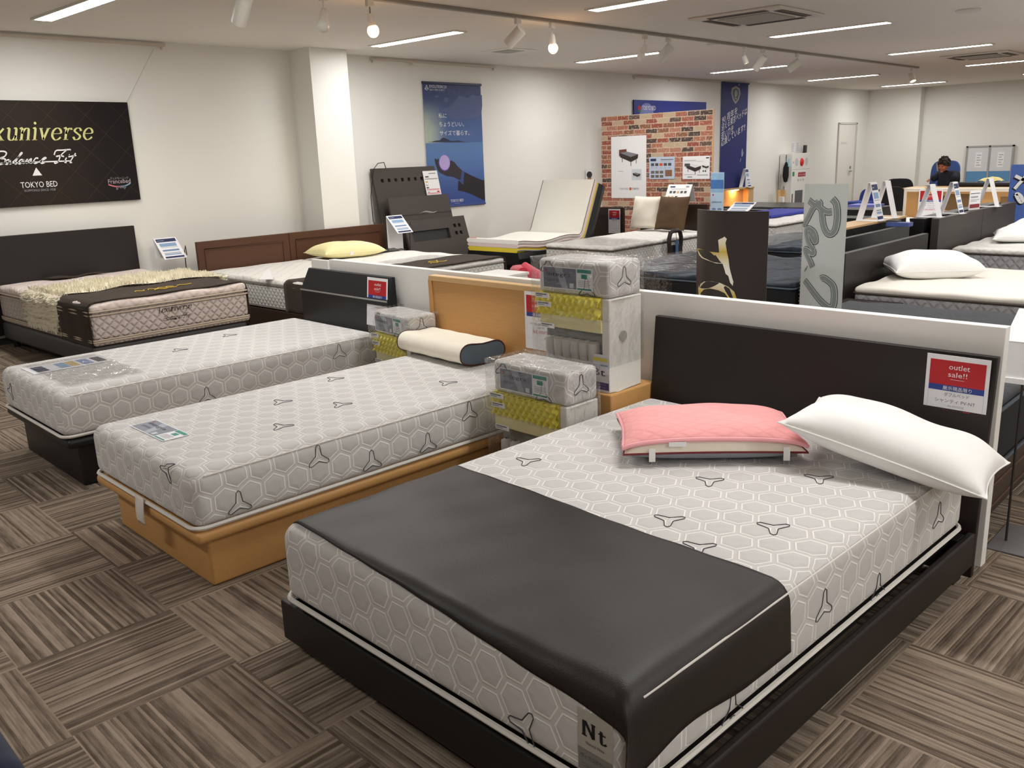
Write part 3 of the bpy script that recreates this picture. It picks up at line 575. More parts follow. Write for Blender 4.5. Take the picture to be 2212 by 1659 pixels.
# -- near double bed
def double_bed():
    t = fg('double_bed', 'dark brown low double bed frame with tall curved headboard, nearest the camera', 'bed', -1.645, 1.22)
    def hp(z): return 1.925+.05*(max(z, 0)/.8)**1.6
    b = MB(); n = 12; zs = [.8*i/n for i in range(n+1)]
    vs = []; fs = []
    for z in zs:
        for x, dy in ((-.712, 0), (.715, 0), (.715, .026), (-.712, .026)): vs.append((x, hp(z)+dy, z))
    for i in range(n):
        a = 4*i
        for k in range(4): fs.append((a+k, a+(k+1) % 4, a+4+(k+1) % 4, a+4+k))
    fs += [(3, 2, 1, 0), (4*n, 4*n+1, 4*n+2, 4*n+3)]
    b.add(vs, fs, espresso); b.build('headboard', t, smooth=20, bevel=.003)
    MB().box(-.715, .715, 0, .028, .045, .178, blackwood).build('foot_rail', t, smooth=0, bevel=.004)
    for s in (-1, 1):
        MB().box(min(s*.69, s*.715), max(s*.69, s*.715), .028, 1.93, .045, .172, espresso).build('side_rail', t, smooth=0, bevel=.006)
        MB().box(min(s*.64, s*.69), max(s*.64, s*.69), 1.83, 1.9, 0, .17, blackwood).build('leg', t, smooth=0, bevel=.003)
        MB().box(min(s*.5, s*.56), max(s*.5, s*.56), .12, .18, 0, .15, blackwood).build('leg', t, smooth=0, bevel=.003)
    MB().box(-.66, .66, .04, 1.9, .15, .19, blackwood).build('slat_base', t, smooth=0)
double_bed()
m1 = hex_mattress('thick grey hexagon-patterned double mattress nearest the camera, under the brown runner', -2.335, -.965, 1.222, 3.12, .192, .45,
    [(-1.152, 2.159), (-1.453, 2.069), (-1.535, 2.38), (-1.236, 2.609), (-2.084, 2.136), (-1.23, 1.9), (-.821, 2.069), (-.751, 2.409), (-.838, 2.872), (-.75, 1.632), (-1.9, 2.75), (-1.252, 1.03)])
g = MB(); T = at(FRONT, 0, 0, 0)
g.box(-.048, .048, -.0006, 0, -.09, .06, M('woven_label', (176, 170, 160), .8)); g.rect(-.048, .048, -.09, -.035, .001, M('label_grey', (128, 126, 124), .7), T)
serifN = [[(-.03, .0), (-.03, .034)], [(-.034, .034), (-.026, .034), (-.004, .0)], [(-.004, 0), (-.004, .034)], [(-.036, 0), (-.022, 0)], [(-.01, .034), (.002, .034)]]
g.pen(serifN, blk, T, .003, .0085, nib=.05, z=.0016, smooth=False); g.pen([[(.018, .03), (.018, .004), (.024, 0), (.032, .004)], [(.01, .022), (.03, .022)]], blk, T, .003, .008, nib=.05, z=.0016)
g.text('Natural Nine', 0, -.02, .007, dgry, T, width=.05).text('ヴィスコポケット', 0, -.058, .012, dgry, T, .002, width=.08).text('ニューテック', -.006, -.08, .012, dgry, T, .002, width=.06)
o = g.build('brand_label', m1, smooth=0, label='beige and grey woven label with black lettering'); o.location = (.6, -.9503, .13)
def runner():
    m = M('brown_leatherette', (30, 25, 23), .48, .45, bump=.5, bscale=260, bdist=.0012, var=.12, vscale=5)
    x0, x1, yc, zt, R = -2.32, -.965, 1.222, .452, .055
    def path(l):      # length past the start of the rounded edge -> (out, down)
        if l <= 0: return 0, 0
        if l < R*PI/2: return R*math.sin(l/R), R*(1-math.cos(l/R))
        return R, R+l-R*PI/2
    def fn(u, v):
        xl = (x1-R)+.23 if u > .999 else 0
        s = -2.39+u*(x1-R+.215+2.39); ys = 1.918-.045*u
        hang = .012+.105*u**1.25+(.055*max(0, (u-.8)/.2)**2)
        L = ys-(yc+R)+hang; d = v*L; y = ys-d
        ox, dz1 = path(s-(x1-R)) if s > x1-R else (0, 0); oxl, dzl = path((x0+R)-s) if s < x0+R else (0, 0)
        oy, dz2 = path((yc+R)-y)
        if dz1 > .1: dz1 -= .03*math.sin(PI*min(1, max(0, (v-.25)/.6)))**2*(dz1/.2)
        X = min(max(s, x0+R), x1-R)+ox-oxl; Yy = max(y, yc+R)-oy; dz = math.hypot(dz1+dzl, dz2)
        fl = max(0, dz1-.05)*max(0, dz2-.02)*5; X += .012*max(0, dz1-.05)/.15+fl*.9; Yy -= fl*1.6
        wr = .0016*math.sin(9*X+13*Yy)+.0014*math.sin(23*Yy+5*X)+.001*math.sin(31*X-11*Yy)
        return (X+1.645, Yy-1.22, zt+.005+wr-dz)
    b = MB(); b.grid(fn, 90, 60, m)
    b.build('bed_runner', None, smooth=60, loc=(*BF(-1.645, 1.22), 0), rz=TH, solid=.005, label='dark brown leather-look runner draped over the foot of the nearest bed', cat='bed runner')
runner()
def pillow_fn(L, W, Tk, flat=.35, wr=.004, seed=1., sag=.07):
    def f(u, v, side):
        a, b_ = 2*u-1, 2*v-1
        a = math.copysign(abs(a)**.85, a); b_ = math.copysign(abs(b_)**.85, b_)
        x = L/2*a*(1-sag*(1-b_*b_)*a*a); y = W/2*b_*(1-sag*1.2*(1-a*a)*b_*b_)
        h = ((1-a**4)*(1-b_**4))**.55*(1-.12*a*a)
        n = wr*(math.sin(17*x+seed*3)*math.sin(21*y+seed)+.7*math.sin(40*y*a+9*x+seed))*h
        z0 = Tk*flat
        return (x, y, z0+h*Tk*(1-flat)+n) if side else (x, y, z0-h*Tk*flat*1.0)
    return f
def pillow(name, lab, cat, L, W, Tk, mat, loc, rot, group=None, wr=.004, seed=1., seam=True, flat=.35, sag=.07, piping=None, bottom=None):
    f = pillow_fn(L, W, Tk, flat, wr, seed, sag); t = thing(name, lab, cat, loc, 0, group, tilt=rot)
    b = MB(); b.grid(lambda u, v: f(u, v, True), 40, 30, mat)
    if bottom: MB().grid(lambda u, v: f(u, v, False), 30, 24, bottom, flip=True).build('underside', t, smooth=80)
    else: b.grid(lambda u, v: f(u, v, False), 40, 30, mat, flip=True)
    b.build('cover', t, smooth=80)
    if seam:
        pts = [f(i/20, 0, True) for i in range(20)]+[f(1, i/16, True) for i in range(16)]+[f(1-i/20, 1, True) for i in range(20)]+[f(0, 1-i/16, True) for i in range(16)]
        MB().tube(pts, .003 if not piping else .004, piping or mat, 6, closed=True).build('edge_piping', t)
    return t, f
def RB(x, y): return BF(x, y)
# pink quilted pad on a cream and grey pillow
pz = math.atan2(.40, .45)+TH
gpl = M('grey_mesh_fabric', (142, 144, 152), .8, bump=.3, bscale=500); winep = M('wine_piping', (110, 28, 36), .6)
cx, cy = -1.73, 2.66
pt, pf = pillow('standard_pillow', 'cream pillow with grey underside and wine piping, under the pink pad', 'pillow', .63, .43, .115, cream, (*RB(cx, cy), .452), (0, 0, pz), piping=winep, bottom=gpl, wr=.003, flat=.4, sag=.05)
t = thing('pillow_pad', 'pink quilted pad strapped over the cream pillow on the nearest bed', 'pillow pad', (*RB(cx, cy), .452), 0, tilt=(0, 0, pz))
def padf(u, v):
    e = .012+1.0*.976*u; x, y, z = pf(min(1, max(0, e)), min(1, max(0, .045+.93*v)), True)
    dv = max(0, .06-v)*.0
    return (x*1.03, y*1.02-dv, z+.011+.004*math.sin(u*9+1)*math.sin(v*7))
b = MB(); b.grid(padf, 48, 34, q_rose, uvfn=lambda u, v: (u*.63, v*.43)); b.build('quilted_cover', t, smooth=80, solid=.01)
pk = M('pink_binding', (246, 176, 182), .8, bump=.3, bscale=400); E = [padf(i/24, 0) for i in range(24)]+[padf(1, i/18) for i in range(18)]+[padf(1-i/24, 1) for i in range(24)]+[padf(0, 1-i/18) for i in range(18)]
MB().tube(E, .008, pk, 8, closed=True).build('binding', t)
for u in (.18, .87):
    p0 = padf(u, 0); q = pf(u, 0, True); b = MB()
    b.add([(q[0]-.011, q[1]-.004, q[2]+.02), (q[0]+.011, q[1]-.004, q[2]+.02), (q[0]+.011, q[1]-.006, q[2]-.028), (q[0]-.011, q[1]-.006, q[2]-.028)], [(0, 3, 2, 1)], whitec); b.build('elastic_strap', t, smooth=0, solid=.002)
p0 = padf(.33, 0); MB().add([(p0[0]-.03, p0[1]-.009, p0[2]-.004), (p0[0]+.03, p0[1]-.009, p0[2]-.004), (p0[0]+.03, p0[1]-.012, p0[2]-.02), (p0[0]-.03, p0[1]-.012, p0[2]-.02)], [(0, 3, 2, 1)], wht).build('care_tag', t, smooth=0, solid=.001)
# white pillow leaning on the pink pad
pillow('standard_pillow', 'plump white cotton pillow with its left end propped on the pink pad', 'pillow', .66, .42, .15, whitec, (*RB(-1.14, 2.86), .48), (math.radians(-2), math.radians(12), math.radians(8)+TH), wr=.006, seed=2.3, flat=.42, sag=.07)
sheet_sign('price sheet with red panel on the headboard of the nearest dark brown bed', ('ダブルベッド', 'シャンティ PV-NT'), '178,000円', -1.05, 3.178, .494, old='302,400円の品')

# -- middle single bed, oak
def box_bed(name, lab, cx, y0, wd, ln, h, mat, tray, edge, inset=.045):
    t = fg(name, lab, 'bed', cx, y0)
    MB().rbox(-wd/2+inset, wd/2-inset, .06, ln, 0, h-.045, .012, mat, 2, (1, 1, 1)).build('base_box', t, smooth=30)
    MB().rbox(-wd/2-.01, wd/2+.01, 0, ln, h-.047, h, .02, edge, 3, (1, 1, 1)).build('tray_edge', t, smooth=40)
    return t
t = box_bed('single_bed', 'light oak single bed frame with box base and panelled headboard in the middle', -3.39, 1.205, .965, 1.98, .245, oak, oak, oak)
hb = MB(); hb.box(-.56, .56, 1.985, 2.02, .1, .85, oak); hb.build('headboard_panel', t, smooth=0)
hb = MB(); hb.box(-.56, .83, 1.975, 2.03, .845, .875, oaklt).box(-.56, -.535, 1.975, 2.03, .1, .845, oak).box(.56, .83, 1.985, 2.02, .1, .845, oak); hb.build('headboard_trim', t, smooth=0, bevel=.004)
m2 = hex_mattress('light grey hexagon-patterned single mattress on the oak base, paper brand label on top', -3.872, -2.905, 1.205, 3.16, .247, .47,
    [(-3.661, 2.299), (-3.235, 2.124), (-3.166, 2.612), (-3.148, 1.758), (-2.75, 1.406), (-2.82, 1.694), (-2.745, 1.954), (-2.74, 2.261), (-2.83, 2.522), (-3.082, 1.21), (-3.5, 1.9)])
def integra(mb, w, h, T, z=.0012):
    mb.rect(-w/2, w/2, -h/2, h/2, z, paper, T)
    lm = M('label_slate', (118, 122, 138), .45); mb.rect(-w*.48, w*.18, -h*.45, h*.45, z+.0006, lm, T)
    mb.flat([(-w*.25, h*.45), (-w*.1, -h*.45), (w*.02, -h*.45), (-w*.1, h*.45)], z+.0009, M('painted_label_sheen', (160, 166, 180), .45), T)  # sheen drawn as a paler slanted band in the label's colour
    mb.text('integra', -w*.17, h*.02, h*.22, blk, T, z+.0015, width=w*.48).text('@TOKYO', -w*.28, -h*.2, h*.12, dgry, T, z+.0015, width=w*.22).ell(-w*.42, h*.3, w*.02, w*.018, z+.0015, red, T, 10)
    mb.rect(w*.05, w*.13, -h*.4, -h*.2, z+.0015, pale, T)
    mb.rect(w*.2, w*.47, h*.3, h*.45, z+.0009, teal, T).rect(w*.28, w*.39, h*.05, h*.24, z+.0009, teal, T).rect(w*.2, w*.47, -h*.45, -h*.38, z+.0009, teal, T)
    for k in range(4): mb.rect(w*.22, w*(.42 if k % 2 else .45), -h*(.06+.075*k), -h*(.04+.075*k), z+.0009, gry, T)
g = MB(); integra(g, .33, .115, Matrix.Identity(4), 0); g.build('paper_label', None, smooth=0, loc=(*BF(-3.53, 1.372), .4725), rz=TH+.0, label='paper brand label lying on the foot of the middle light grey mattress', cat='label')
MB().grid(lambda u, v: (-.04+.08*u+.012*math.sin(v*3), -.006-.012*math.sin(v*2.6), .03-.115*v), 3, 8, M('cloth_tag', (222, 216, 206), .9, var=.1, vscale=60)).build('care_tag', m2, smooth=60, solid=.002).location = (.02, -.982, 0)
def contour_pillow():
    t = fg('contour_pillow', 'cream contour pillow with grey ends on the middle bed', 'pillow', -3.6, 3.02, .472, rz=-.06)
    sec = []
    for i in range(32):
        a = 2*PI*i/32; cs, sn = math.cos(a), math.sin(a)
        y = .15*math.copysign(abs(cs)**.75, cs); z = .06+(.062 if sn > 0 else .055)*math.copysign(abs(sn)**.8, sn)
        if sn > 0: z += .012*math.cos((y/.15)*PI)*-1*.9*(1-abs(cs)**4)-.012*(y/.15)*.4
        sec.append((y, z))
    n = len(sec); b = MB()
    def ring(x, k): return [(x, y*k, .06+(z-.06)*k) for y, z in sec]
    xs = [-.285+.57*i/20 for i in range(21)]; vs = []
    for x in xs: vs += [(px, py, pz_+.0012*math.sin(40*x+9*py)) for px, py, pz_ in ring(x, 1)]
    fs = [(i*n+j, i*n+(j+1) % n, (i+1)*n+(j+1) % n, (i+1)*n+j) for i in range(20) for j in range(n)]
    b.add(vs, fs, cream); b.build('cover', t, smooth=80)
    for s in (-1, 1):
        MB().add(ring(s*.285, 1)+[(s*.292, 0, .06)], [((i, (i+1) % n, n) if s > 0 else ((i+1) % n, i, n)) for i in range(n)], M('slate_mesh', (82, 94, 102), .8, bump=.3, bscale=400)).build('end_panel', t, smooth=80)
        MB().tube(ring(s*.286, 1.0), .0035, M('maroon_piping', (66, 26, 28), .6), 6, closed=True).build('end_piping', t)
contour_pillow()
sheet_sign('price sheet on the oak headboard, half hidden by the tall foam sample', ('シングルベッド', 'ホープFBC036NA ヴィスコ'), '168,000円', -3.06, 3.172, .552, old='301,800円の品')

# -- far single bed, black
t = box_bed('single_bed', 'black single bed frame with sloping headboard, leftmost of the three near beds', -4.91, 1.27, .97, 1.9, .262, blackwood, blackwood, blackwood)
hb = MB(); hb.add([(-.395, 1.88, .2), (.59, 1.88, .2), (.59, 1.88, .69), (-.395, 1.88, .69), (-.37, 1.94, .83), (.57, 1.94, .83), (.59, 1.965, .2), (-.395, 1.965, .2), (-.37, 1.965, .83), (.57, 1.965, .83)],
    [(0, 1, 2, 3), (3, 2, 5, 4), (6, 7, 8, 9), (4, 5, 9, 8), (0, 3, 4, 8, 7), (1, 6, 9, 5, 2), (0, 7, 6, 1)], blackwood); hb.build('headboard', t, smooth=0, bevel=.003)
MB().box(-.392, .587, 1.874, 1.879, .685, .694, alum).build('silver_inlay', t, smooth=0)
m3 = hex_mattress('light grey hexagon-patterned single mattress on the black base, clear plastic over its foot', -5.385, -4.43, 1.262, 3.14, .264, .495, [(-4.31, 2.007), (-4.31, 2.82), (-4.9, 2.1), (-5.1, 2.5), (-5.24, 1.16)])
b = MB(); b.grid(lambda u, v: (-.35+.7*u, -.19+.38*v, .004+.006*abs(math.sin(9*u+4*v))*math.sin(PI*u)), 40, 24, plastic_film)
b.build('plastic_sheet', None, smooth=80, loc=(*BF(-4.9, 1.54), .498), rz=TH, label='crumpled clear plastic sheet over the foot of the leftmost near mattress', cat='plastic sheet')
g = MB(); T = Matrix.Identity(4); g.box(-.11, .11, -.2, .2, 0, .001, paper)
T = Matrix.Rotation(PI/2, 4, 'Z')
for x0, x1, m in ((-.17, -.11, navy), (-.05, .0, ltblue), (.005, .05, M('ochre_print', (196, 172, 110), .5)), (.065, .12, M('periwinkle_print', (134, 150, 196), .5)), (.14, .19, dgry)): g.rect(x0, x1, -.08, .07, .002, m, T)
g.build('product_leaflet', None, smooth=0, loc=(*BF(-5.1, 1.53), .4965), rz=TH, label='product leaflet with blue panels under the plastic on the leftmost near mattress', cat='leaflet')
sheet_sign('price sheet hanging on the black headboard at the left', ('シングルベッド', 'フィールFBO36 ヴィスコ'), '', -4.43, 3.138, .53, old='298,200円の品', tilt=(math.radians(-6), 0, TH))

# -- cut-open mattress samples
yel = M('yellow_foam', (236, 224, 92), .85, .1, bump=.3, bscale=300); pyel = M('pale_yellow_foam', (238, 230, 176), .9, .1, bump=.2, bscale=300); wfoam = M('white_foam', (232, 231, 224), .9, .1, bump=.25, bscale=260)
pocket = M('spring_pocket', (206, 204, 200), .8, bump=.4, bscale=60); meshm = M('grey_netting', (136, 136, 134), .8, var=.3, vscale=160)
def foam_sample(lab, x0, x1, y0, y1, z0, zt, zs, hole=False, bt=False, bag=True, rz=0):
    w, d = x1-x0, y1-y0; t = fg('mattress_cutaway_sample', lab, 'mattress sample', (x0+x1)/2, y0, z0, 'cutaway foam samples', rz)
    zs = [zt-z0]+[z-z0 for z in zs]         # top, under cover, under egg foam, under pale foam
    b = MB(); b.rbox(-w/2, w/2, 0, d, zs[1], zs[0], .02, hexm, 3, (4, 3, 3), fold=1)
    tripod_loops(b, [(-w*.3, -.04), (w*.1, -.02), (w/2+.07, d/2)], w, 0.0001, zs[0]) if False else None
    k = .5
    for cx_, cz, face in ((-w*.35, zs[0]-.03, 0), (w*.2, zs[1]+.03, 0), (.45*d, (zs[0]+zs[1])/2, 1)):
        P = []
        for q in range(3):
            a = PI/2+q*2*PI/3
            for rr, off in ((.016, -60), (.026, -26), (.047, -10.5), (.053, 0), (.047, 10.5), (.026, 26)):
                a2 = a+math.radians(off); P.append((cx_+rr*math.cos(a2), -.001, max(zs[1]+.004, min(zs[0]-.012, cz+rr*math.sin(a2)))) if not face else (w/2+.001, cx_+rr*math.cos(a2), cz+rr*math.sin(a2)))
        b.tube(P, .0018, threadd, 5, closed=True)
    b.build('fabric_cover', t, smooth=60)
    g = MB(); integra(g, .3, .1, at(FRONT, -.03, -.001, (zs[0]+zs[1])/2-.005)); g.build('paper_label', t, smooth=0)
    ny = max(2, round((zs[1]-zs[2])/.028)); nx = round(w/.042); h = zs[1]-zs[2]
    def egg(u, v): return (-w/2+.004+(w-.05)*u, -.014-.014*math.cos(2*PI*u*nx)*math.cos(2*PI*v*ny*.5+PI*(0 if True else 1))+.0, zs[2]+h*v)
    b = MB(); b.grid(egg, nx*8, ny*6, yel); b.box(-w/2+.004, w/2-.046, -.002, .06, zs[2], zs[1], yel); b.build('egg_crate_foam', t, smooth=80)
    MB().box(-w/2+.012, w/2-.04, -.008, .07, zs[3], zs[2], pyel).build('pale_foam_layer', t, smooth=0, bevel=.004)
    b = MB(); b.box(-w/2+.02, w/2-.045, .03, .05, 0, zs[3], meshm)
    hs = zs[3]
    for i in range(6):
        xx = -w/2+.055+i*(w-.11)/6
        b.lathe([(.012, .004), (.03, .02), (.031, hs*.4), (.026, hs*.5), (.031, hs*.62), (.03, hs*.8), (.012, hs*.83)], pocket, 12, Matrix.Translation((xx, .022, 0)))
    b.build('pocket_springs', t, smooth=60)
    b = MB(); b.box(-w/2, w/2-.001, .05, d, 0, zs[1]-.002, wfoam).box(w/2-.045, w/2-.001, .0, .05, 0, zs[1]-.002, wfoam); o = b.build('foam_core', t, smooth=0, bevel=.006)
    if hole:
        T = at(SIDE, w/2+.0005, d*.42, zs[0]-.33); h_ = MB(); h_.ell(0, 0, .026, .024, 0, M('hole_shade', (176, 174, 166), .9), T, 20); h_.build('hole', t, smooth=0)  # flat disc, the hole's shade put into its colour
    for x, z, wd in ((-w/2+.05, zs[1]-.008, .085), (-w/2+.06, (zs[1]+zs[2])/2, .085), (-w/2+.08, zs[3]+.01, .085)):
        g = MB(); T = at(FRONT, x, -.032, z); g.box(x-wd/2, x+wd/2, -.032, -.03, z-.011, z+.011, paper)
        g.rect(-wd*.42, wd*.35, .003, .007, .0012, dgry, T).rect(-wd*.42, wd*.05, -.005, -.001, .0012, gry, T); g.build('layer_tag', t, smooth=0)
    if bt:
        g = MB(); T = at(FRONT, w/2-.06, -.002, 0); g.box(w/2-.12, w/2-.002, -.002, 0, .0, .17, paper); g.rect(-.055, .055, .012, .045, .001, M('violet_print', (98, 84, 140), .5), T)
        g.text('Bt', 0, .075, .032, M('plum_print', (74, 52, 78), .5), T, width=.07).text('ヴィスコポケット', 0, .032, .008, pale, T, .002, width=.08).text('ニューテック', 0, .018, .008, pale, T, .002, width=.07).rect(-.05, .05, .12, .126, .001, ltblue, T).rect(-.05, .05, .14, .155, .001, yel, T); g.build('sample_card', t, smooth=0)
    if bag:
        b = MB(); bot = -.0+(.0 if not bt else zs[3]*.45)
        def wrap(u, v):
            per = [(-w/2-.012, -.036), (w/2+.008, -.02), (w/2+.008, d+.006), (-w/2-.012, d+.006)]; q = u*4; i = min(3, int(q)); f = q-i
            A, B = per[i], per[(i+1) % 4]; x, y = A[0]+(B[0]-A[0])*f, A[1]+(B[1]-A[1])*f
            k = .006*math.sin(13*v+25*u)+.004*math.sin(31*v-17*u); cxm = 1+k*.6
            return (x*cxm, d/2+(y-d/2)*cxm, bot+(zs[0]+.008-bot)*v+.003*math.sin(20*u)*v)
        b.grid(wrap, 48, 16, plastic_film); b.grid(lambda u, v: (-w/2-.012+(w+.02)*u, -.034+(d+.04)*v, zs[0]+.009+.006*math.sin(11*u)*math.sin(7*v)), 20, 12, plastic_film)
        b.build('plastic_bag', t, smooth=80)
    return t
MB().rbox(-.235, .235, 0, .32, 0, .49, .008, oak, 2, (1, 1, 1)).build('nightstand', None, smooth=30, loc=(*BF(-2.598, 2.885), 0), rz=TH, label='low oak nightstand under the tall foam sample between the beds', cat='nightstand')
foam_sample('tall bagged mattress cutaway with violet card, highest of the foam samples', -2.805, -2.385, 2.905, 3.13, .491, 1.066, (.91, .815, .755), hole=True, bt=True)
foam_sample('bagged mattress cutaway standing lower beside the nearest mattress head', -2.81, -2.365, 2.6, 2.8, 0, .645, (.5, .4, .34))
foam_sample('bagged mattress cutaway between the black and oak beds, behind the contour pillow', -4.29, -3.9, 3.0, 3.19, 0, .665, (.53, .42, .36), rz=-.1)
# -- navy upholstered stool just in front of the camera
nv = M('navy_upholstery', (20, 30, 58), .8, sheen=.1, bump=.2, bscale=300)
t = fg('upholstered_stool', 'navy blue upholstered seat cut off by the bottom left corner', 'stool', -1.97, .06)
MB().rbox(-.3, .27, -.27, .27, .3, .44, .06, nv, 4, (4, 4, 1)).build('seat_cushion', t, smooth=60)
for sx in (-1, 1):
    for sy in (-1, 1): MB().tube([(sx*.22, sy*.2, 0), (sx*.2, sy*.18, .31)], .018, blackp, 10).build('leg', t)
# ---------------------------------------------------------------- beds along the poster wall
def rect_sheet(lab, mat, mb=None): pass
def info_print(g, w, h, T):        # blue-and-white product card
    g.rect(-w/2, w/2, 0, h, .0008, paper, T).rect(-w*.44, w*.44, h*.8, h*.95, .0016, navy, T)
    for y0, y1, m in ((.58, .74, ltblue), (.53, .545, gry), (.36, .44, M('mid_blue_print', (116, 140, 178), .5)), (.26, .29, gry), (.18, .24, ltblue), (.04, .12, navy)): g.rect(-w*(.38 if m != navy else .42), w*(.36 if m != navy else .42), h*y0, h*y1, .0016, m, T)
    g.rect(-w*.4, -w*.1, h*.86, h*.875, .0022, pale, T)
def info_stand(lab, loc, rz, h=.84, w=.235, ln=.27, ang=45, skirt=.34, pole=True):
    t = thing('info_stand', lab, 'info stand', loc, rz, 'tilted product info stands')
    a = math.radians(ang); T = basis((0, -ln*math.cos(a)/2, h-ln*math.sin(a)), (1, 0, 0), (0, math.cos(a), math.sin(a)), (0, -math.sin(a), math.cos(a)))
    g = MB(); g.box(-w/2, w/2, 0, ln, -.003, 0, wht, T); info_print(g, w, ln, T); g.build('card_board', t, smooth=0)
    if skirt: MB().box(-w/2, w/2, ln*math.cos(a)/2, ln*math.cos(a)/2+.003, h-skirt, h, wht).build('back_panel', t, smooth=0)
    if pole:
        b = MB(); b.tube([(w/2+.01, -ln*math.cos(a)/2+.02, h-ln*math.sin(a)+.02), (w/2+.035, -.02, h-.09), (w/2+.03, .0, h-.14), (w/2+.01, .0, .006)], .005, M('dark_wire', (70, 66, 64), .4, metal=.6), 6); b.build('pole', t)
        MB().box(-.11, .15, -.14, .14, 0, .006, M('grey_plate', (96, 94, 94), .5)).build('base_plate', t, smooth=0, bevel=.002)
    return t
def sweep_cover(prof, a0, a1, mat, na=10, wob=.004, hem=None):    # cloth following a cross-section (y, z) along x
    b = MB(); n = len(prof)-1
    def fn(u, v):
        k = v*n; i = min(n-1, int(k)); f = k-i; y = prof[i][0]+(prof[i+1][0]-prof[i][0])*f; z = prof[i][1]+(prof[i+1][1]-prof[i][1])*f
        x = a0+(a1-a0)*u+(hem(v)*u if hem else 0)
        return (x+wob*math.sin(v*40), y+wob*math.sin(x*23+v*9)*.6, z+wob*math.sin(x*17+v*31)*.7)
    b.grid(fn, na, n*4, mat); return b
def over(y0, y1, zt, zl, zr, r=.05, puff=0):
    P = [(y0-.008, zl), (y0-.008, zt-r)]+[(y0+r-(r+.008)*math.cos(math.radians(q)), zt-r+(r+.008)*math.sin(math.radians(q))) for q in (30, 60)]
    m = 8; P += [(y0+r+(y1-y0-2*r)*i/m, zt+.008+puff*math.sin(PI*i/m)) for i in range(m+1)]
    P += [(y1-r+(r+.008)*math.sin(math.radians(q)), zt-r+(r+.008)*math.cos(math.radians(q))) for q in (30, 60)]+[(y1+.008, zt-r), (y1+.008, zr)]; return P
beigew = M('beige_welt', (198, 184, 166), .7)
def lex_bed():
    t = thing('double_bed', 'dark bed frame with plain espresso headboard under the dark brand sign', 'bed', (-8.83, 3.2, 0))
    MB().box(0, .045, -.75, .69, .1, .985, espresso).build('headboard', t, smooth=0, bevel=.004)
    MB().rbox(.06, 2.06, -.65, .66, .075, .235, .03, darkfab, 3, (1, 1, 1)).build('upholstered_base', t, smooth=40)
    for x in (.15, 1.95):
        for y in (-.58, .58): MB().cyl(x, y, 0, .08, .025, blackp, 14).build('leg', t)
    t = thing('pillow_top_mattress', 'rose beige double mattress with embroidered name at its foot, at the left wall', 'mattress', (-8.78, 3.22, .235))
    MB().rbox(0, 2.03, -.655, .66, .035, .25, .04, q_pink, 3, (8, 6, 2), fold=2).build('quilted_border', t, smooth=50)
    MB().rbox(0, 2.03, -.655, .66, 0, .04, .02, q_pink, 2, (4, 4, 1), fold=2).build('lower_pad', t, smooth=50)
    MB().rbox(0, 2.03, -.655, .66, .255, .325, .034, q_top, 3, (24, 16, 1), fold=1, fn=lambda x, y, z: (x, y, z+(.008*math.sin(x*13)*math.sin(y*12) if z > .3 else 0))).build('pillow_top', t, smooth=60)
    for z in (.03, .045, .235, .262): b = MB(); welt(b, -.004, 2.034, -.66, .665, z, .007, beigew, .04); b.build('piping', t)
    g = MB(); T = at(SIDE, 2.0312, 0, 0); th_ = M('taupe_thread', (78, 66, 60), .8)
    serif(g, 'Lexuniverse', -.14, .183, .032, 0, th_, T, z=.001, gap=.92); bal = [[((x-.01)*.32+.01, y*.32+.142) for x, y in p] for p in ART['bal'][:-1]]
    g.pen(bal, th_, T, .003, z=.001); g.pen([[(-.08, .137), (.1, .139)]], th_, T, .003, z=.001); g.flat([(-.004, .13), (.012, .112), (-.02, .112)], .001, th_, T); g.build('embroidery', t, smooth=0)
    r = sweep_cover(over(2.565, 3.88, .56, .23, .22), -7.36, -6.765, felt, 16, .004); g = r
    scr = [[(0, 0), (.02, .03), (.05, -.01), (.08, .02)], [(.1, 0), (.13, .04), (.16, -.01), (.2, .03), (.24, 0), (.27, .035), (.3, 0)], [(.12, -.05), (.16, -.02), (.2, -.06), (.24, -.03), (.3, -.05)], [(.33, 0), (.37, .03), (.4, 0), (.46, .015)]]
    T = basis((-6.99, 3.03, .573), (-.08, 1, 0), (-1, -.08, 0), (0, 0, 1)); gt = M('gold_thread', (206, 170, 60), .5)
    r.pen(scr, gt, T, .008, .014, k=1.1, z=.004)
    r.build('bed_runner', None, smooth=60, solid=.006, label='dark brown felt runner with gold script across the foot of the left wall bed', cat='bed runner')
    # shaggy throw
    sh = M('cream_yarn', (240, 234, 214), .9, .1, sheen=.2); prof = over(2.56, 4.0, .565, .33, .5, .06, .012)
    b = sweep_cover(prof, -8.05, -7.38, sh, 12, .01)
    vs = b.v[:]; rnd = random.Random(3); n0 = 13; tot = len(vs)
    for k in range(9000):
        v = vs[rnd.randrange(tot)]; x, y, z = v[0]+rnd.uniform(-.035, .035), v[1]+rnd.uniform(-.03, .03), v[2]
        if y < 2.6: y = v[1]
        out = Vector((rnd.uniform(-.4, .4), -1 if v[1] < 2.6 else (1 if v[1] > 3.95 else rnd.uniform(-.4, .4)), .3 if v[1] < 2.6 or v[1] > 3.95 else 1)).normalized()*rnd.uniform(.015, .036)
        s = Vector((rnd.uniform(-1, 1), rnd.uniform(-.3, .3), rnd.uniform(-1, 1))).normalized()*.006; p = Vector((x, y, z)); q = p+out+Vector((0, 0, -.012 if v[1] < 2.6 else 0))
        b.add([p-s, p+s, q+s*.5, q-s*.5], [(0, 1, 2, 3)], sh)
    for k in range(60):
        x = -8.02+.63*k/59; L = rnd.uniform(.05, .085); b.tube([(x, 2.545, .36), (x+rnd.uniform(-.01, .01), 2.535, .33), (x+rnd.uniform(-.02, .02), 2.535, .345-L)], .0045, sh, 5)
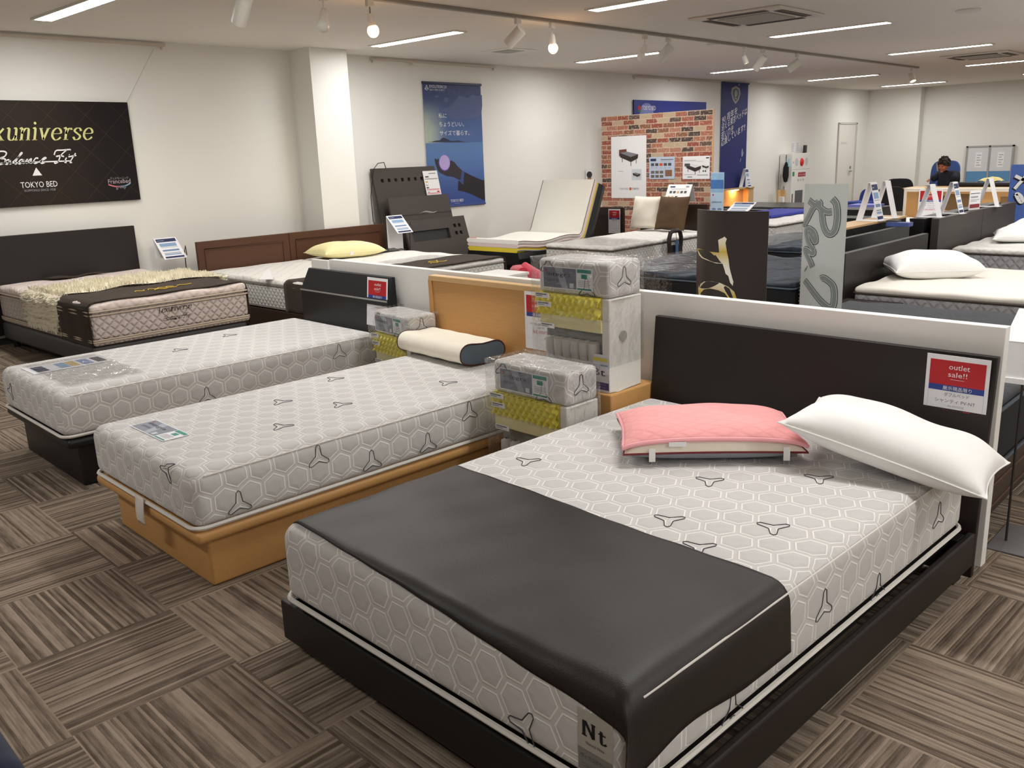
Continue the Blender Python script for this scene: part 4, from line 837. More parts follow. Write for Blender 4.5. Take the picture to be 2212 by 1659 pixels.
    b.build('shaggy_throw', None, smooth=0, weld=False, label='cream shaggy throw with fringe laid across the left wall bed', cat='throw')
    MB().grid(lambda u, v: (-8.74+.12*u, 2.95+.5*v+.05*u, .575+.014*math.sin(8*v+2*u)*(1-abs(2*v-1))), 6, 16, felt).build('folded_cloth', None, smooth=60, solid=.008, label='dark folded cloth lying against the left headboard on the rose mattress', cat='cloth')
lex_bed()
info_stand('tilted info card on a wire stand between the left wall bed and the walnut headboards', (-8.6, 4.14, 0), PI/2, .845, .235, .28, 45, .2)
def twin_walnut():
    for y0, y1, lab, c in ((4.35, 5.43, 'walnut bed frame with moulded panel headboard, left one of the joined pair', 0), (5.435, 6.77, 'walnut bed frame with moulded panel headboard, right one of the joined pair', 1)):
        t = thing('panel_bed', lab, 'bed', (-8.47, y0, 0), 0, 'joined walnut beds'); w = y1-y0
        MB().box(-.02, .02, 0, w, .08, .79, walnut).build('headboard', t, smooth=0, bevel=.004)
        b = MB(); k = .075
        for (a0, a1, z0, z1) in ((k, w-k, .7, .712), (k, w-k, .2, .212), (k, k+.012, .2, .712), (w-k-.012, w-k, .2, .712)): b.box(.02, .028, a0, a1, z0, z1, walnut)
        b.build('panel_moulding', t, smooth=0, bevel=.003)
        MB().box(.03, 2.02, .0, w-.01, .04, .215, espresso2).build('bed_base', t, smooth=0, bevel=.004)
        MB().box(.1, 1.95, .05, w-.06, 0, .04, blackp).build('plinth', t, smooth=0)
    for y0, y1, lab in ((4.37, 5.55, 'white mattress with grey lattice sides on the left walnut bed'), (5.56, 6.72, 'white mattress with grey lattice sides on the right walnut bed')):
        t = thing('quilted_mattress', lab, 'mattress', (-8.42, (y0+y1)/2, .22), 0, 'mattresses on the joined walnut beds'); w = (y1-y0)/2
        MB().rbox(0, 2.0, -w, w, 0, .225, .03, q_cool, 3, (6, 6, 2), fold=2).build('quilted_border', t, smooth=50)
        MB().rbox(0, 2.0, -w, w, .215, .275, .03, q_white, 3, (24, 14, 1), fold=1, fn=lambda x, y, z: (x, y, z+(.006*math.sin(x*14)*math.sin(y*13) if z > .25 else 0))).build('quilted_top', t, smooth=60)
        for z in (.012, .225): b = MB(); welt(b, -.004, 2.004, -w-.004, w+.004, z, .006, M('grey_welt', (128, 122, 116), .7), .03); b.build('piping', t)
    sweep_cover(over(4.37, 5.55, .495, .2, .3), -6.95, -6.4, felt, 10, .003).build('bed_runner', None, smooth=60, solid=.006, label='dark brown felt runner over the foot of the left walnut bed', cat='bed runner')
    r = sweep_cover(over(5.575, 6.72, .495, .3, .19), -6.98, -6.41, felt, 10, .003)
    r.pen([[(0, 0), (.03, .03), (.06, -.01), (.1, .03), (.14, 0), (.19, .02)], [(.03, .06), (.08, .09), (.12, .06), (.16, .1)]], M('gold_thread'), basis((-6.62, 5.86, .508), (-.05, 1, 0), (-1, -.05, 0), (0, 0, 1)), .01, .018, k=1.3, z=.004)
    r.build('bed_runner', None, smooth=60, solid=.006, label='dark brown felt runner with gold script over the foot of the right walnut bed', cat='bed runner')
    b = MB(); b.grid(lambda u, v: (-7.3+.55*u, 5.7+.75*v, .502+.006*abs(math.sin(12*u+6*v))), 24, 24, plastic_film); b.build('plastic_sheet', None, smooth=80, label='clear plastic sheet beside the gold script on the right walnut bed', cat='plastic sheet')
    f = M('dark_film', (44, 42, 42), .25, .6, bump=.9, bscale=22, bdist=.02); MB().grid(lambda u, v: (-8.3+.3*u, 6.2+.5*v, .502+.012*math.sin(7*u+9*v)**2), 10, 14, f).build('folded_wrap', None, smooth=60, solid=.006, label='dark crumpled wrap behind the yellow pillow near the walnut headboard', cat='wrapping')
    yp = M('lemon_cotton', (244, 236, 184), .85, .1, bump=.2, bscale=18, bdist=.006)
    t, f = pillow('standard_pillow', 'pale yellow pillow against the right walnut headboard', 'pillow', .8, .44, .17, yp, (-8.08, 5.9, .5), (0, math.radians(2), PI/2-.05), wr=.004, seed=4., flat=.35)
    MB().box(-.05, -.01, -.005, -.002, .0, .04, wht).build('care_tag', t, smooth=0).location = (-.03, -.205, .035)
    MB().add([(0, 0, 0), (.14, .02, 0), (.02, .14, .09)], [(0, 1, 2)], wht).build('folded_card', None, smooth=0, solid=.002, loc=(-7.25, 4.3, .5), rz=.4, label='small folded white card between the shaggy throw and the white mattress', cat='card')
twin_walnut()
info_stand('tilted info card with long white back panel at the right end of the walnut headboards', (-8.2, 6.8, 0), PI/2, .885, .235, .28, 45, .55)
def leaning_boards():
    def lean(lab, top, bot, y0, y1, h, sq, slot=None, groove=None):
        ang = math.atan2(bot-top, h); H = math.hypot(h, bot-top); t = thing('leaning_headboard', lab, 'headboard', (bot, (y0+y1)/2, 0), 0, 'headboards leaning on the wall'); w = (y1-y0)/2
        T = basis((0, 0, 0), (0, 1, 0), (-math.sin(ang), 0, math.cos(ang)), (math.cos(ang), 0, math.sin(ang)))
        cells = sorted([(x-s/2, x+s/2, y-s/2, y+s/2) for x, y, s in sq]+([slot] if slot else []))
        # board pieces around the openings
        b = MB(); ys = sorted({0, H} | {c[2] for c in cells} | {c[3] for c in cells}); xs = sorted({-w, w} | {c[0] for c in cells} | {c[1] for c in cells})
        for i in range(len(xs)-1):
            for j in range(len(ys)-1):
                mx, my = (xs[i]+xs[i+1])/2, (ys[j]+ys[j+1])/2
                if not any(c[0] < mx < c[1] and c[2] < my < c[3] for c in cells): b.box(xs[i], xs[i+1], ys[j], ys[j+1], -.03, 0, greywood, T)
        for c in cells: b.box(c[0], c[1], c[2], c[3], -.034, -.028, blk, T)
        b.build('board', t, smooth=0, weld=True)
        if groove: MB().box(-w+.02, w, groove, groove+.014, -.002, .001, blk, T).build('groove', t, smooth=0)
        return t, T
    t, T = lean('tallest leaning grey-brown headboard with a row of seven square holes', -8.83, -8.52, 6.93, 7.97, 1.43, [(-.385+.108*i, 1.31, .042) for i in range(7)])
    g = MB(); g.box(.285, .535, 1.06, 1.4, .01, .016, wht, T); Z = .0168
    for y, x0, x1, m in ((1.36, .38, .5, gry), (1.315, .31, .37, dgry), (1.29, .3, .52, gry), (1.25, .3, .34, M('amber_print', (220, 180, 90), .5)), (1.21, .3, .335, gry), (1.175, .3, .34, dgry), (1.15, .3, .52, M('pink_print', (222, 160, 166), .5)), (1.12, .31, .34, gry), (1.1, .3, .52, M('pink_print')), (1.12, .47, .51, red), (1.075, .3, .52, gry)): g.rect(x0, x1, y, y+(.012 if m is gry else .018), Z, m, T)
    g.build('info_sheet', None, smooth=0, loc=(-8.52, 7.45, 0), label='white clip-on info sheet on the tallest leaning headboard', cat='info sheet')
    MB().tube([(-8.78, 7.12, 1.43), (-8.76, 7.08, 1.5), (-8.78, 7.0, 1.49), (-8.8, 6.94, 1.42), (-8.8, 6.87, 1.1), (-8.8, 6.88, .8), (-8.78, 6.95, .6), (-8.7, 6.9, .02)], .005, blackp, 6).build('power_cord', None, label='black power cord hanging down beside the tallest leaning headboard', cat='cord')
    lean('second leaning grey-brown headboard with a long horizontal groove', -8.6, -8.33, 6.97, 7.97, 1.075, [], None, .87)
    lean('front leaning grey-brown headboard with a long slot and four square holes', -8.35, -8.1, 6.98, 8.0, .8, [(.31, .72, .045), (.39, .72, .045), (.31, .625, .045), (.39, .625, .045)], (-.42, .2, .57, .7))
    MB().grid(lambda u, v: (-8.385+.05*v, 7.28+.24*u, .868+.02*v+.01*math.sin(6*u)), 8, 3, wht).build('paper_scrap', None, smooth=30, solid=.002, label='small white paper resting on the groove of the second leaning headboard', cat='paper')
leaning_boards()
def adjustable():
    # motorised base, two toppers and a pad, all bent up at the head
    a1, a0, y0 = -6.98, -7.85, 7.55; hinge, head = 1.22, .78; ang = math.radians(66)
    def pth(s, off):    # distance along the bed -> (y, z), lifted by off along the normal
        z0 = .42; 
        if s <= hinge-.12: y, z, t = y0+s, z0, 0
        elif s < hinge+.12:
            q = (s-hinge+.12)/.24; t = ang*q; y = y0+hinge-.12+.24*(math.sin(t)/ang if ang else 1); z = z0+.24*(1-math.cos(t))/ang
        else: e = pth(hinge+.1199, 0); y, z, t = e[0]+(s-hinge-.12)*math.cos(ang), e[1]+(s-hinge-.12)*math.sin(ang), ang
        sag = .018*math.cos(s*7)*(1 if s < hinge-.1 else 0)
        return y-off*math.sin(t), z+off*math.cos(t)+sag*(0 if off < .01 else 1), t
    def slab(o0, o1, da, m, ln0=0, ln1=hinge+head):
        b = MB(); n = 40; vs = []
        for i in range(n+1):
            s = ln0+(ln1-ln0)*i/n; r0, r1 = pth(s, o0), pth(s, o1); rm = pth(s, (o0+o1)/2); e = .02
            for x, r in ((a0-da, rm), (a0-da+e, r1), (a1+da-e, r1), (a1+da, rm), (a1+da-e, r0), (a0-da+e, r0)): vs.append((x, r[0], r[1]))
        fs = [(i*6+j, i*6+(j+1) % 6, (i+1)*6+(j+1) % 6, (i+1)*6+j) for i in range(n) for j in range(6)]+[tuple(range(6))[::-1], tuple(range(n*6, n*6+6))]
        b.add(vs, fs, m); return b
    t = thing('adjustable_bed_base', 'black adjustable bed base under the bent toppers by the poster wall', 'bed', (0, 0, 0))
    slab(-.14, 0, .0, blackp).build('mattress_deck', t, smooth=30); MB().box(a0+.1, a1-.1, y0+.15, y0+1.5, 0, .28, blackp).build('base_box', t, smooth=0, bevel=.01)
    for lab, o0, o1, da, m in (('thin yellow and grey pad at the bottom of the bent topper stack', .002, .035, -.02, M('yellow_cover', (224, 204, 60), .7)), ('pale pink topper in the middle of the bent stack', .037, .078, -.01, M('blush_cover', (226, 208, 208), .8)), ('white topper on top of the bent stack with red label', .08, .13, 0., M('ivory_cover', (244, 243, 236), .8, bump=.3, bscale=14, bdist=.006))):
        b = slab(o0, o1, da, m)
        if 'white' in lab or 'yellow' in lab:
            q = thing('mattress_topper', lab, 'topper', (0, 0, 0), 0, 'toppers on the adjustable bed'); b.build('cover', q, smooth=50)
            pm = M('taupe_piping', (120, 104, 96), .7) if 'white' in lab else M('grey_band', (150, 152, 156), .7)
            for dx in (a1+da-.004, a0-da+.004): MB().tube([(dx, *pth((hinge+head)*i/40, o1-.012 if 'white' in lab else o0+.01)[:2]) for i in range(41)], .005 if 'white' in lab else .009, pm, 6).build('piping', q)
            if 'white' in lab: MB().box(a0+.03, a0+.12, y0+.03, y0+.055, .425+.135, .425+.145, red).build('red_label', q, smooth=0)
        else: b.build('mattress_topper', None, smooth=50, label=lab, cat='topper', group='toppers on the adjustable bed')
    y, z, _ = pth(hinge-.1, .132); MB().box(a1-.3, a1-.08, y-.09, y-.03, z-.012, z-.006, M('grey_card', (160, 160, 156), .6)).build('flat_card', None, smooth=0, label='flat grey card on the white bent topper near its fold', cat='card')
    t = thing('headboard', 'dark brown headboard behind the raised end of the bent toppers', 'headboard', (-7.5, 9.9, 0)); MB().box(-.6, .3, 0, .04, .1, .79, espresso2).build('board', t, smooth=0, bevel=.004)
    for x in (-.5, .2): MB().box(x, x+.06, 0, .04, 0, .1, espresso2).build('leg', t, smooth=0)
    sheet_sign('small price sheet on the dark headboard beside the bent toppers', ('展示品',), '', 0, 0, 0, w=.2, h=.33, loc=(-7.34, 9.885, .44), rz=0)
adjustable()
# red cloth on a dark bench and a small white table, seen over the divider
t = thing('bench', 'dark low bench behind the divider carrying the red cloth', 'bench', (-4.4, 5.05, 0)); MB().rbox(-.4, .4, -.2, .22, .36, .52, .03, blackp, 3, (2, 2, 1)).build('seat', t, smooth=40)
for sx in (-1, 1):
    for sy in (-1, 1): MB().box(sx*.34-.02, sx*.34+.02, sy*.15-.02, sy*.15+.02, 0, .37, blackp).build('leg', t, smooth=0)
rc = M('raspberry_fleece', (206, 66, 88), .9, .1, sheen=.3, bump=.3, bscale=120)
b = MB(); b.grid(lambda u, v: (-4.72+.62*u, 4.88+.32*v, .53+.05*(1-abs(2*v-1)**2)+.035*math.sin(5*u+1)+.02*math.sin(11*u+6*v)), 20, 14, rc)
b.tube([(-4.5, 4.9, .66), (-4.62, 4.95, .665), (-4.6, 5.03, .68), (-4.45, 4.96, .655), (-4.3, 4.9, .63), (-4.15, 4.92, .645), (-4.1, 4.95, .62)], .04, rc, 10); b.build('red_fleece', None, smooth=80, solid=.01, label='raspberry red fleece heaped behind the divider, left of the tall foam sample', cat='blanket')
t = thing('side_table', 'small white table top just showing over the divider', 'table', (-4.42, 4.6, 0)); MB().box(-.16, .15, -.12, .12, .685, .705, pw).build('table_top', t, smooth=0, bevel=.002)
MB().box(-.15, -.13, -.11, .11, 0, .685, pw).build('side_panel', t, smooth=0); MB().box(.12, .14, -.11, .11, 0, .685, pw).build('side_panel', t, smooth=0)
# ---------------------------------------------------------------- brick panel corner
def brick_mat():
    m = M('brick_wallpaper', (160, 110, 95), .8, .15); b = NB(m); q = b.sep(b.obj())
    v = b.math('DIVIDE', b.math('ADD', q[2], 5.), .0705); row = b.math('FLOOR', v); fv = b.math('FRACT', v)
    u = b.math('ADD', b.math('DIVIDE', b.math('ADD', q[0], 20.), .205), b.math('ADD', b.math('MULTIPLY', b.math('MODULO', row, 2.), .5), b.math('MULTIPLY', b.noise(b.comb(row, 3., 0.), .9), .35)))
    col = b.math('FLOOR', u); fu = b.math('FRACT', u); w = b.white(b.comb(col, row, 5.))
    r = b.N.new('ShaderNodeValToRGB'); r.color_ramp.interpolation = 'CONSTANT'; el = r.color_ramp.elements
    cs = [(0, (150, 84, 70)), (.16, (176, 124, 104)), (.3, (86, 72, 68)), (.42, (164, 100, 84)), (.56, (186, 164, 138)), (.68, (142, 98, 76)), (.8, (170, 112, 92)), (.92, (104, 84, 78))]
    el[0].position = 0; el[0].color = (*lin(cs[0][1]), 1); el[1].position = cs[1][0]; el[1].color = (*lin(cs[1][1]), 1)
    for p, c in cs[2:]: e = el.new(p); e.color = (*lin(c), 1)
    b.L.new(w, r.inputs[0]); nz = b.noise(b.obj(), 38, 4); nz2 = b.noise(b.obj(), 14, 3)
    wear = b.mix(b.math('MULTIPLY', b.step(nz, .52, .7), .75), r.outputs[0], lin((206, 190, 170)))
    ed = b.math('MINIMUM', b.math('MULTIPLY', b.math('MINIMUM', fu, b.math('SUBTRACT', 1., fu)), .205), b.math('MULTIPLY', b.math('MINIMUM', fv, b.math('SUBTRACT', 1., fv)), .0705))
    k = b.step(b.math('ADD', ed, b.math('MULTIPLY', b.math('SUBTRACT', nz2, .5), .012)), .003, .008)
    b.color(b.mix(k, lin((204, 182, 160)), wear)); return m
t = thing('brick_panel', 'free-standing panel papered with weathered brick, by the poster wall', 'display panel', (-7.655, 11.3, 0))
MB().box(-.975, .975, 0, .03, 0, 2.055, brick_mat()).build('papered_board', t, smooth=0); MB().box(.975, .985, -.001, .031, 0, 2.057, M('raw_edge', (206, 166, 134), .6)).build('edge_strip', t, smooth=0)
for x in (-.6, .6): MB().box(x-.02, x+.02, .03, .45, 0, .03, blackp).box(x-.02, x+.02, .03, .06, 0, 1.2, blackp).build('stand_foot', t, smooth=0)
def tiny_bed(g, x, y, s, T, dark=(54, 46, 44), top=(128, 130, 136), head=True):
    dm_, tm, hm = M('picture_dark', dark, .6), M('picture_grey%d' % top[0], top, .6), M('picture_brown', (110, 66, 50), .6)
    if head: g.flat([(x-.5*s, y+.14*s), (x-.12*s, y+.16*s), (x-.12*s, y-.04*s), (x-.5*s, y-.12*s)], .002, hm, T)
    g.flat([(x-.46*s, y+.02*s), (x-.1*s, y+.06*s), (x+.46*s, y-.06*s), (x+.1*s, y-.16*s)], .0026, tm, T)
    g.flat([(x-.46*s, y+.02*s), (x+.1*s, y-.16*s), (x+.46*s, y-.06*s), (x+.44*s, y-.22*s), (x+.1*s, y-.36*s), (x-.44*s, y-.16*s)], .003, dm_, T)
    for dx, dy in ((-.34, -.18), (.1, -.34), (.36, -.24)): g.rect(x+(dx-.015)*s, x+(dx+.015)*s, y+(dy-.18)*s, y+dy*s, .0032, hm, T)
g = MB(); T = at(FRONT, 0, 0, 0); g.box(-.325, .325, 0, .004, -.46, .46, wht); tiny_bed(g, .01, .21, .37, T); g.rect(.06, .24, -.19, -.03, .001, pale, T); tiny_bed(g, .15, -.09, .15, T, head=False)
g.rect(-.19, -.1, -.06, -.054, .001, gry, T); g.text('TOKYO BED', -.17, -.335, .03, gry, T, .002, width=.17, align='l').ell(.035, -.32, .02, .022, .002, M('orange_print', (206, 92, 50), .5), T).text('TOKYO', .06, -.335, .03, blk, T, .002, width=.13, align='l')
g.build('bed_poster', None, smooth=0, loc=(-8.113, 11.293, 1.29), label='tall white poster of a small dark bed on the brick panel', cat='poster')
g = MB(); g.box(-.222, .222, 0, .004, -.16, .16, M('ice_blue_card', (188, 200, 220), .6)); g.rect(-.2, -.1, .1, .135, .001, navy, T).rect(-.02, .2, .115, .125, .001, dgry, T).rect(-.02, .16, .095, .1, .001, gry, T)
for i in range(5): g.rect(-.19+.075*i, -.135+.075*i, .03, .07, .001, M('orange_print') if i == 2 else dgry, T).rect(-.185+.075*i, -.15+.075*i, .0, .006, .001, gry, T)
for i in range(3):
    for j in range(2): g.rect(-.19+.078*i, -.128+.078*i, -.08-.06*j, -.04-.06*j, .001, M('taupe_print', (110, 100, 96), .6), T)
g.rect(.06, .18, -.12, -.03, .001, M('brown_print', (134, 98, 76), .6), T); g.build('feature_chart', None, smooth=0, loc=(-7.513, 11.293, 1.27), label='pale blue chart of small pictures in the middle of the brick panel', cat='chart')
g = MB(); g.box(-.222, .222, 0, .004, -.16, .16, wht); g.rect(.16, .21, .125, .14, .001, blk, T).rect(-.2, .0, .1, .106, .001, gry, T).rect(-.2, .12, .085, .088, .001, gry, T); tiny_bed(g, -.04, .04, .27, T, top=(226, 226, 226), head=False); g.rect(-.19, -.1, .02, .06, .0034, dgry, T); tiny_bed(g, .155, .03, .12, T, top=(226, 226, 226), head=False)
for x in (.12, .155): g.ell(x, -.05, .012, .014, .001, dgry, T, 12)
g.rect(-.2, -.02, -.1, -.095, .001, gry, T).rect(.02, .2, -.11, -.1, .001, gry, T).rect(-.14, -.06, -.135, -.125, .001, dgry, T); g.build('bed_leaflet', None, smooth=0, loc=(-6.93, 11.293, 1.265), label='white leaflet of a white bed at the right side of the brick panel', cat='leaflet')
def card_lectern():
    t = thing('card_lectern', 'tilted white picture card standing on the headboard before the brick panel', 'info card', (-6.74, 10.55, .83)); a = math.radians(62)
    T = basis((0, -.08, 0), (1, 0, 0), (0, math.cos(a), math.sin(a)), (0, -math.sin(a), math.cos(a))); g = MB(); g.box(-.19, .19, 0, .26, -.003, 0, wht, T)
    g.rect(-.15, -.07, .215, .235, .001, navy, T).rect(.1, .15, .215, .24, .001, gry, T).rect(-.13, .12, .19, .196, .001, gry, T)
    for i in range(5): g.rect(-.14+.058*i, -.1+.058*i, .13, .165, .001, oaklt if i == 2 else dgry, T)
    for i in range(3): g.rect(-.15+.058*i, -.11+.058*i, .06, .09, .001, dgry if i == 2 else oaklt, T)
    g.build('card', t, smooth=0); MB().add([(-.19, .05, .23), (.19, .05, .23), (.19, .13, 0), (-.19, .13, 0)], [(0, 1, 2, 3)], wht).build('support', t, smooth=0, solid=.003)
card_lectern()
g = MB(); wm = M('water_print', (150, 190, 224), .5, var=.25, vscale=14); g.box(-.1, .1, 0, .012, 0, 1.2, M('sky_print', (186, 212, 234), .5)); g.rect(-.1, .1, .93, 1.19, .001, wm, T).rect(-.1, .1, .98, 1.1, .0016, M('wave_print', (70, 120, 184), .5, var=.3, vscale=20), T)
g.ell(-.06, .895, .012, .012, .001, red, T, 10).text('philosom', .0, .78, .035, blue, T, .002, width=.15)
for x in (-.045, .045):
    for y in (.7, .62): g.ell(x, y, .034, .018, .001, M('mid_blue_print'), T, 16)
g.build('roll_banner', None, smooth=0, loc=(-6.44, 11.05, 0), label='narrow pale blue water banner standing at the right edge of the brick panel', cat='banner')
g = MB(); g.box(0, .004, -.09, .09, .6, 1.28, M('standee_white', (226, 226, 226), .6)); T2 = at(SIDE, .004, 0, 0)
g.ell(.0, 1.13, .05, .07, .001, M('standee_skin', (168, 118, 90), .6), T2).ell(.0, 1.19, .07, .05, .0016, M('standee_cap', (44, 40, 42), .6), T2).rect(-.07, .07, .98, 1.06, .001, M('standee_collar', (60, 56, 60), .6), T2).rect(-.05, .06, .88, .97, .001, blue, T2).rect(-.06, .03, .7, .86, .001, pale, T2)
g.build('photo_standee', None, smooth=0, loc=(XA+.02, 11.3, 0), label='narrow photo panel of a person in a cap, half hidden left of the brick panel', cat='panel')

# ---------------------------------------------------------------- beds in the middle of the room
def plain_mattress(lab, x0, x1, y0, y1, z0, z1, side, top, wm_, group=None, rz=0, fold=2, pt=.05, puff=.006, film_=None, name='quilted_mattress'):
    t = thing(name, lab, 'mattress', ((x0+x1)/2, (y0+y1)/2, z0), rz, group); w, l, h = (x1-x0)/2, (y1-y0)/2, z1-z0
    MB().rbox(-w, w, -l, l, 0, h-pt+.012, .035, side, 3, (6, 6, 2), fold=2).build('quilted_border', t, smooth=50)
    MB().rbox(-w, w, -l, l, h-pt, h, pt/2, top, 3, (24, 20, 1), fold=1, fn=lambda x, y, z: (x, y, z+(puff*math.sin(x*14)*math.sin(y*14) if z > h-pt*.4 else 0))).build('quilted_top', t, smooth=60)
    for z in (.01, h-pt+.004): b = MB(); welt(b, -w-.004, w+.004, -l-.004, l+.004, z, .008, wm_, .035); b.build('piping', t)
    return t
dkwelt = M('dark_brown_welt', (72, 62, 54), .7); bluewelt = M('slate_welt', (72, 82, 92), .7); navyside = M('black_border', (22, 24, 28), .8, bump=.3, bscale=200)
def frame(lab, x0, x1, y0, y1, h, m=None, name='platform_bed', head=None, group=None):
    t = thing(name, lab, 'bed', ((x0+x1)/2, (y0+y1)/2, 0), 0, group); w, l = (x1-x0)/2, (y1-y0)/2
    MB().box(-w, w, -l, l, .06, h, m or blackwood).build('base_box', t, smooth=0, bevel=.006); MB().box(-w+.08, w-.08, -l+.08, l-.08, 0, .06, blackp).build('plinth', t, smooth=0)
    if head: hx0, hx1, hy0, hy1, hz = head; MB().box(hx0-(x0+x1)/2, hx1-(x0+x1)/2, hy0-(y0+y1)/2, hy1-(y0+y1)/2, .08, hz, m or blackwood).build('headboard', t, smooth=0, bevel=.004)
    return t
# bed with cushions before the brick panel
frame('dark bed frame with low headboard in front of the brick panel', -6.92, -5.9, 7.95, 10.08, .21, espresso2, head=(-7.06, -6.02, 10.1, 10.15, .83))
plain_mattress('white mattress with dark piping and cushions in front of the brick panel', -6.9, -5.92, 7.92, 10.05, .215, .5, q_cool, q_white, dkwelt)
def cushion(lab, m, x, y, rz, seed): pillow('cushion', lab, 'cushion', .46, .44, .16, m, (x, y, .5+.21), (math.radians(72), 0, rz), 'square cushions before the brick panel', wr=.006, seed=seed, flat=.45, sag=.05)
cushion('cream square cushion leaning on the headboard before the brick panel', cream, -6.78, 9.92, .06, 1.)
cushion('brown square cushion leaning on the headboard before the brick panel', M('brown_suede', (92, 70, 48), .9, bump=.3, bscale=40, bdist=.006, var=.1), -6.36, 9.88, -.05, 2.)
def bed_rail():
    t = thing('bed_rail_handle', 'dark wooden grab handle standing at the side of the white bed before the brick panel', 'bed rail', (-5.86, 9.09, 0)); b = MB()
    b.box(0, .02, -.15, .15, .06, .42, espresso); b.build('panel', t, smooth=0, bevel=.003)
    P = [(.01, -.125, .4), (.01, -.13, .5), (.01, -.1, .57), (.01, -.05, .585), (.01, .05, .585), (.01, .1, .57), (.01, .13, .5), (.01, .125, .4)]; MB().tube(P, .026, espresso, 10).build('handle', t)
    MB().tube([(.03, -.02, .585), (.04, -.02, .5), (.04, -.01, .45)], .003, blackp, 5).box(.035, .045, -.035, .02, .3, .47, M('blue_tag', (60, 92, 128), .5)).build('hang_tag', t, smooth=0)
bed_rail()
b = MB(); b.grid(lambda u, v: (-6.93+1.03*u, 7.9+.8*v, .508+.008*abs(math.sin(9*u+5*v))), 24, 20, plastic_film); b.grid(lambda u, v: (-5.9+.012*math.sin(9*v), 7.9+.85*u, .3+.21*v), 12, 6, plastic_film); b.build('plastic_sheet', None, smooth=80, label='clear plastic sheet over the foot of the white bed before the brick panel', cat='plastic sheet')
# navy mattresses, heads to the middle line
frame('black bed frame under the nearer navy mattress, with plain upright headboard', -4.92, -3.1, 6.36, 7.92, .24, blackp, head=(-2.98, -2.93, 6.4, 8.48, .78))
plain_mattress('navy quilted mattress nearer the long divider, beyond the brown curved sign', -4.92, -3.02, 6.34, 7.94, .245, .5, navyside, q_navy, bluewelt, 'navy quilted mattresses', puff=.012)
frame('black bed frame under the farther navy mattress', -4.95, -3.55, 8.64, 10.15, .24, blackp)
plain_mattress('navy quilted mattress farther back between the two curved signs', -4.97, -3.5, 8.62, 10.18, .245, .5, navyside, q_navy, bluewelt, 'navy quilted mattresses', puff=.012)
for lab, x, y, w_, l_ in (('clear plastic sheet over the foot of the nearer navy mattress', -4.94, 6.33, .85, 1.62), ('clear plastic sheet over the foot of the farther navy mattress', -4.99, 8.6, .62, 1.58)):
    b = MB(); b.grid(lambda u, v: (x+w_*u, y+l_*v, .512+.012*abs(math.sin(9*u+7*v))), 24, 30, plastic_film); b.grid(lambda u, v: (x+w_*u, y-.012+.01*math.sin(12*u), .5-.17*v), 24, 5, plastic_film); b.build('plastic_sheet', None, smooth=80, label=lab, cat='plastic sheet')
MB().box(-.08, .08, -.12, .12, 0, .002, M('pale_leaflet', (206, 212, 226), .5)).build('leaflet', None, smooth=0, loc=(-4.75, 8.85, .503), label='pale leaflet under plastic on the farther navy mattress', cat='leaflet')
# shelf headboard of the middle line
def shelf_unit(lab, x0, x1, y0, y1, z, top=None, socket=None):
    t = thing('shelf_headboard', lab, 'headboard', ((x0+x1)/2, (y0+y1)/2, 0)); w, l = (x1-x0)/2, (y1-y0)/2
    MB().box(-w, w, -l, l, 0, z-.02, blackwood).build('cabinet_body', t, smooth=0, bevel=.003); MB().box(-w-.004, w+.004, -l, l, z-.02, z, top or blackwood).build('top_board', t, smooth=0, bevel=.003)
    if socket is not None: MB().box(w, w+.006, socket-.045-(y0+y1)/2, socket+.045-(y0+y1)/2, z-.2, z-.1, wht).box(w, w+.008, socket-.1-(y0+y1)/2, socket-.055-(y0+y1)/2, z-.19, z-.11, blackp).build('socket_plate', t, smooth=0)
    return t
shelf_unit('black shelf headboard with light wood top and white socket, behind the curved grey sign', -3.32, -3.1, 7.3, 8.86, .83, oaklt, 8.05)
shelf_unit('black slim shelf headboard back to back with the dark panelled headboard', -3.08, -2.95, 8.9, 11.4, .8)
# bed D and nightstand
frame('black bed frame with tall plain headboard under the white pillow at the right', -2.6, -.5, 6.4, 7.78, .2, espresso, head=(-2.66, -2.61, 6.3, 8.02, .75))
q_off = M('ivory_knit_top', (236, 231, 222), .85, bump=.2, bscale=40, bdist=.004)
plain_mattress('ivory mattress with grey diamond sides carrying the single white pillow, right of the curved signs', -2.56, -.5, 6.36, 7.8, .205, .51, q_grey, q_off, dkwelt, 'ivory mattresses at the right')
pillow('standard_pillow', 'white pillow with open case end on the ivory mattress at the right', 'pillow', .66, .44, .19, whitec, (-2.28, 7.12, .51), (math.radians(4), 0, math.radians(38)), wr=.006, seed=5., flat=.42)
t = thing('nightstand', 'small dark nightstand beside the bed with the single white pillow', 'nightstand', (-2.38, 6.13, 0)); MB().box(-.2, .2, -.15, .17, .4, .43, espresso).build('top', t, smooth=0, bevel=.003)
for s in (-1, 1): MB().box(s*.185-.012, s*.185+.012, -.14, .16, 0, .4, espresso).build('side_panel', t, smooth=0)
MB().box(-.17, .17, .14, .155, .02, .4, espresso).build('back_panel', t, smooth=0)
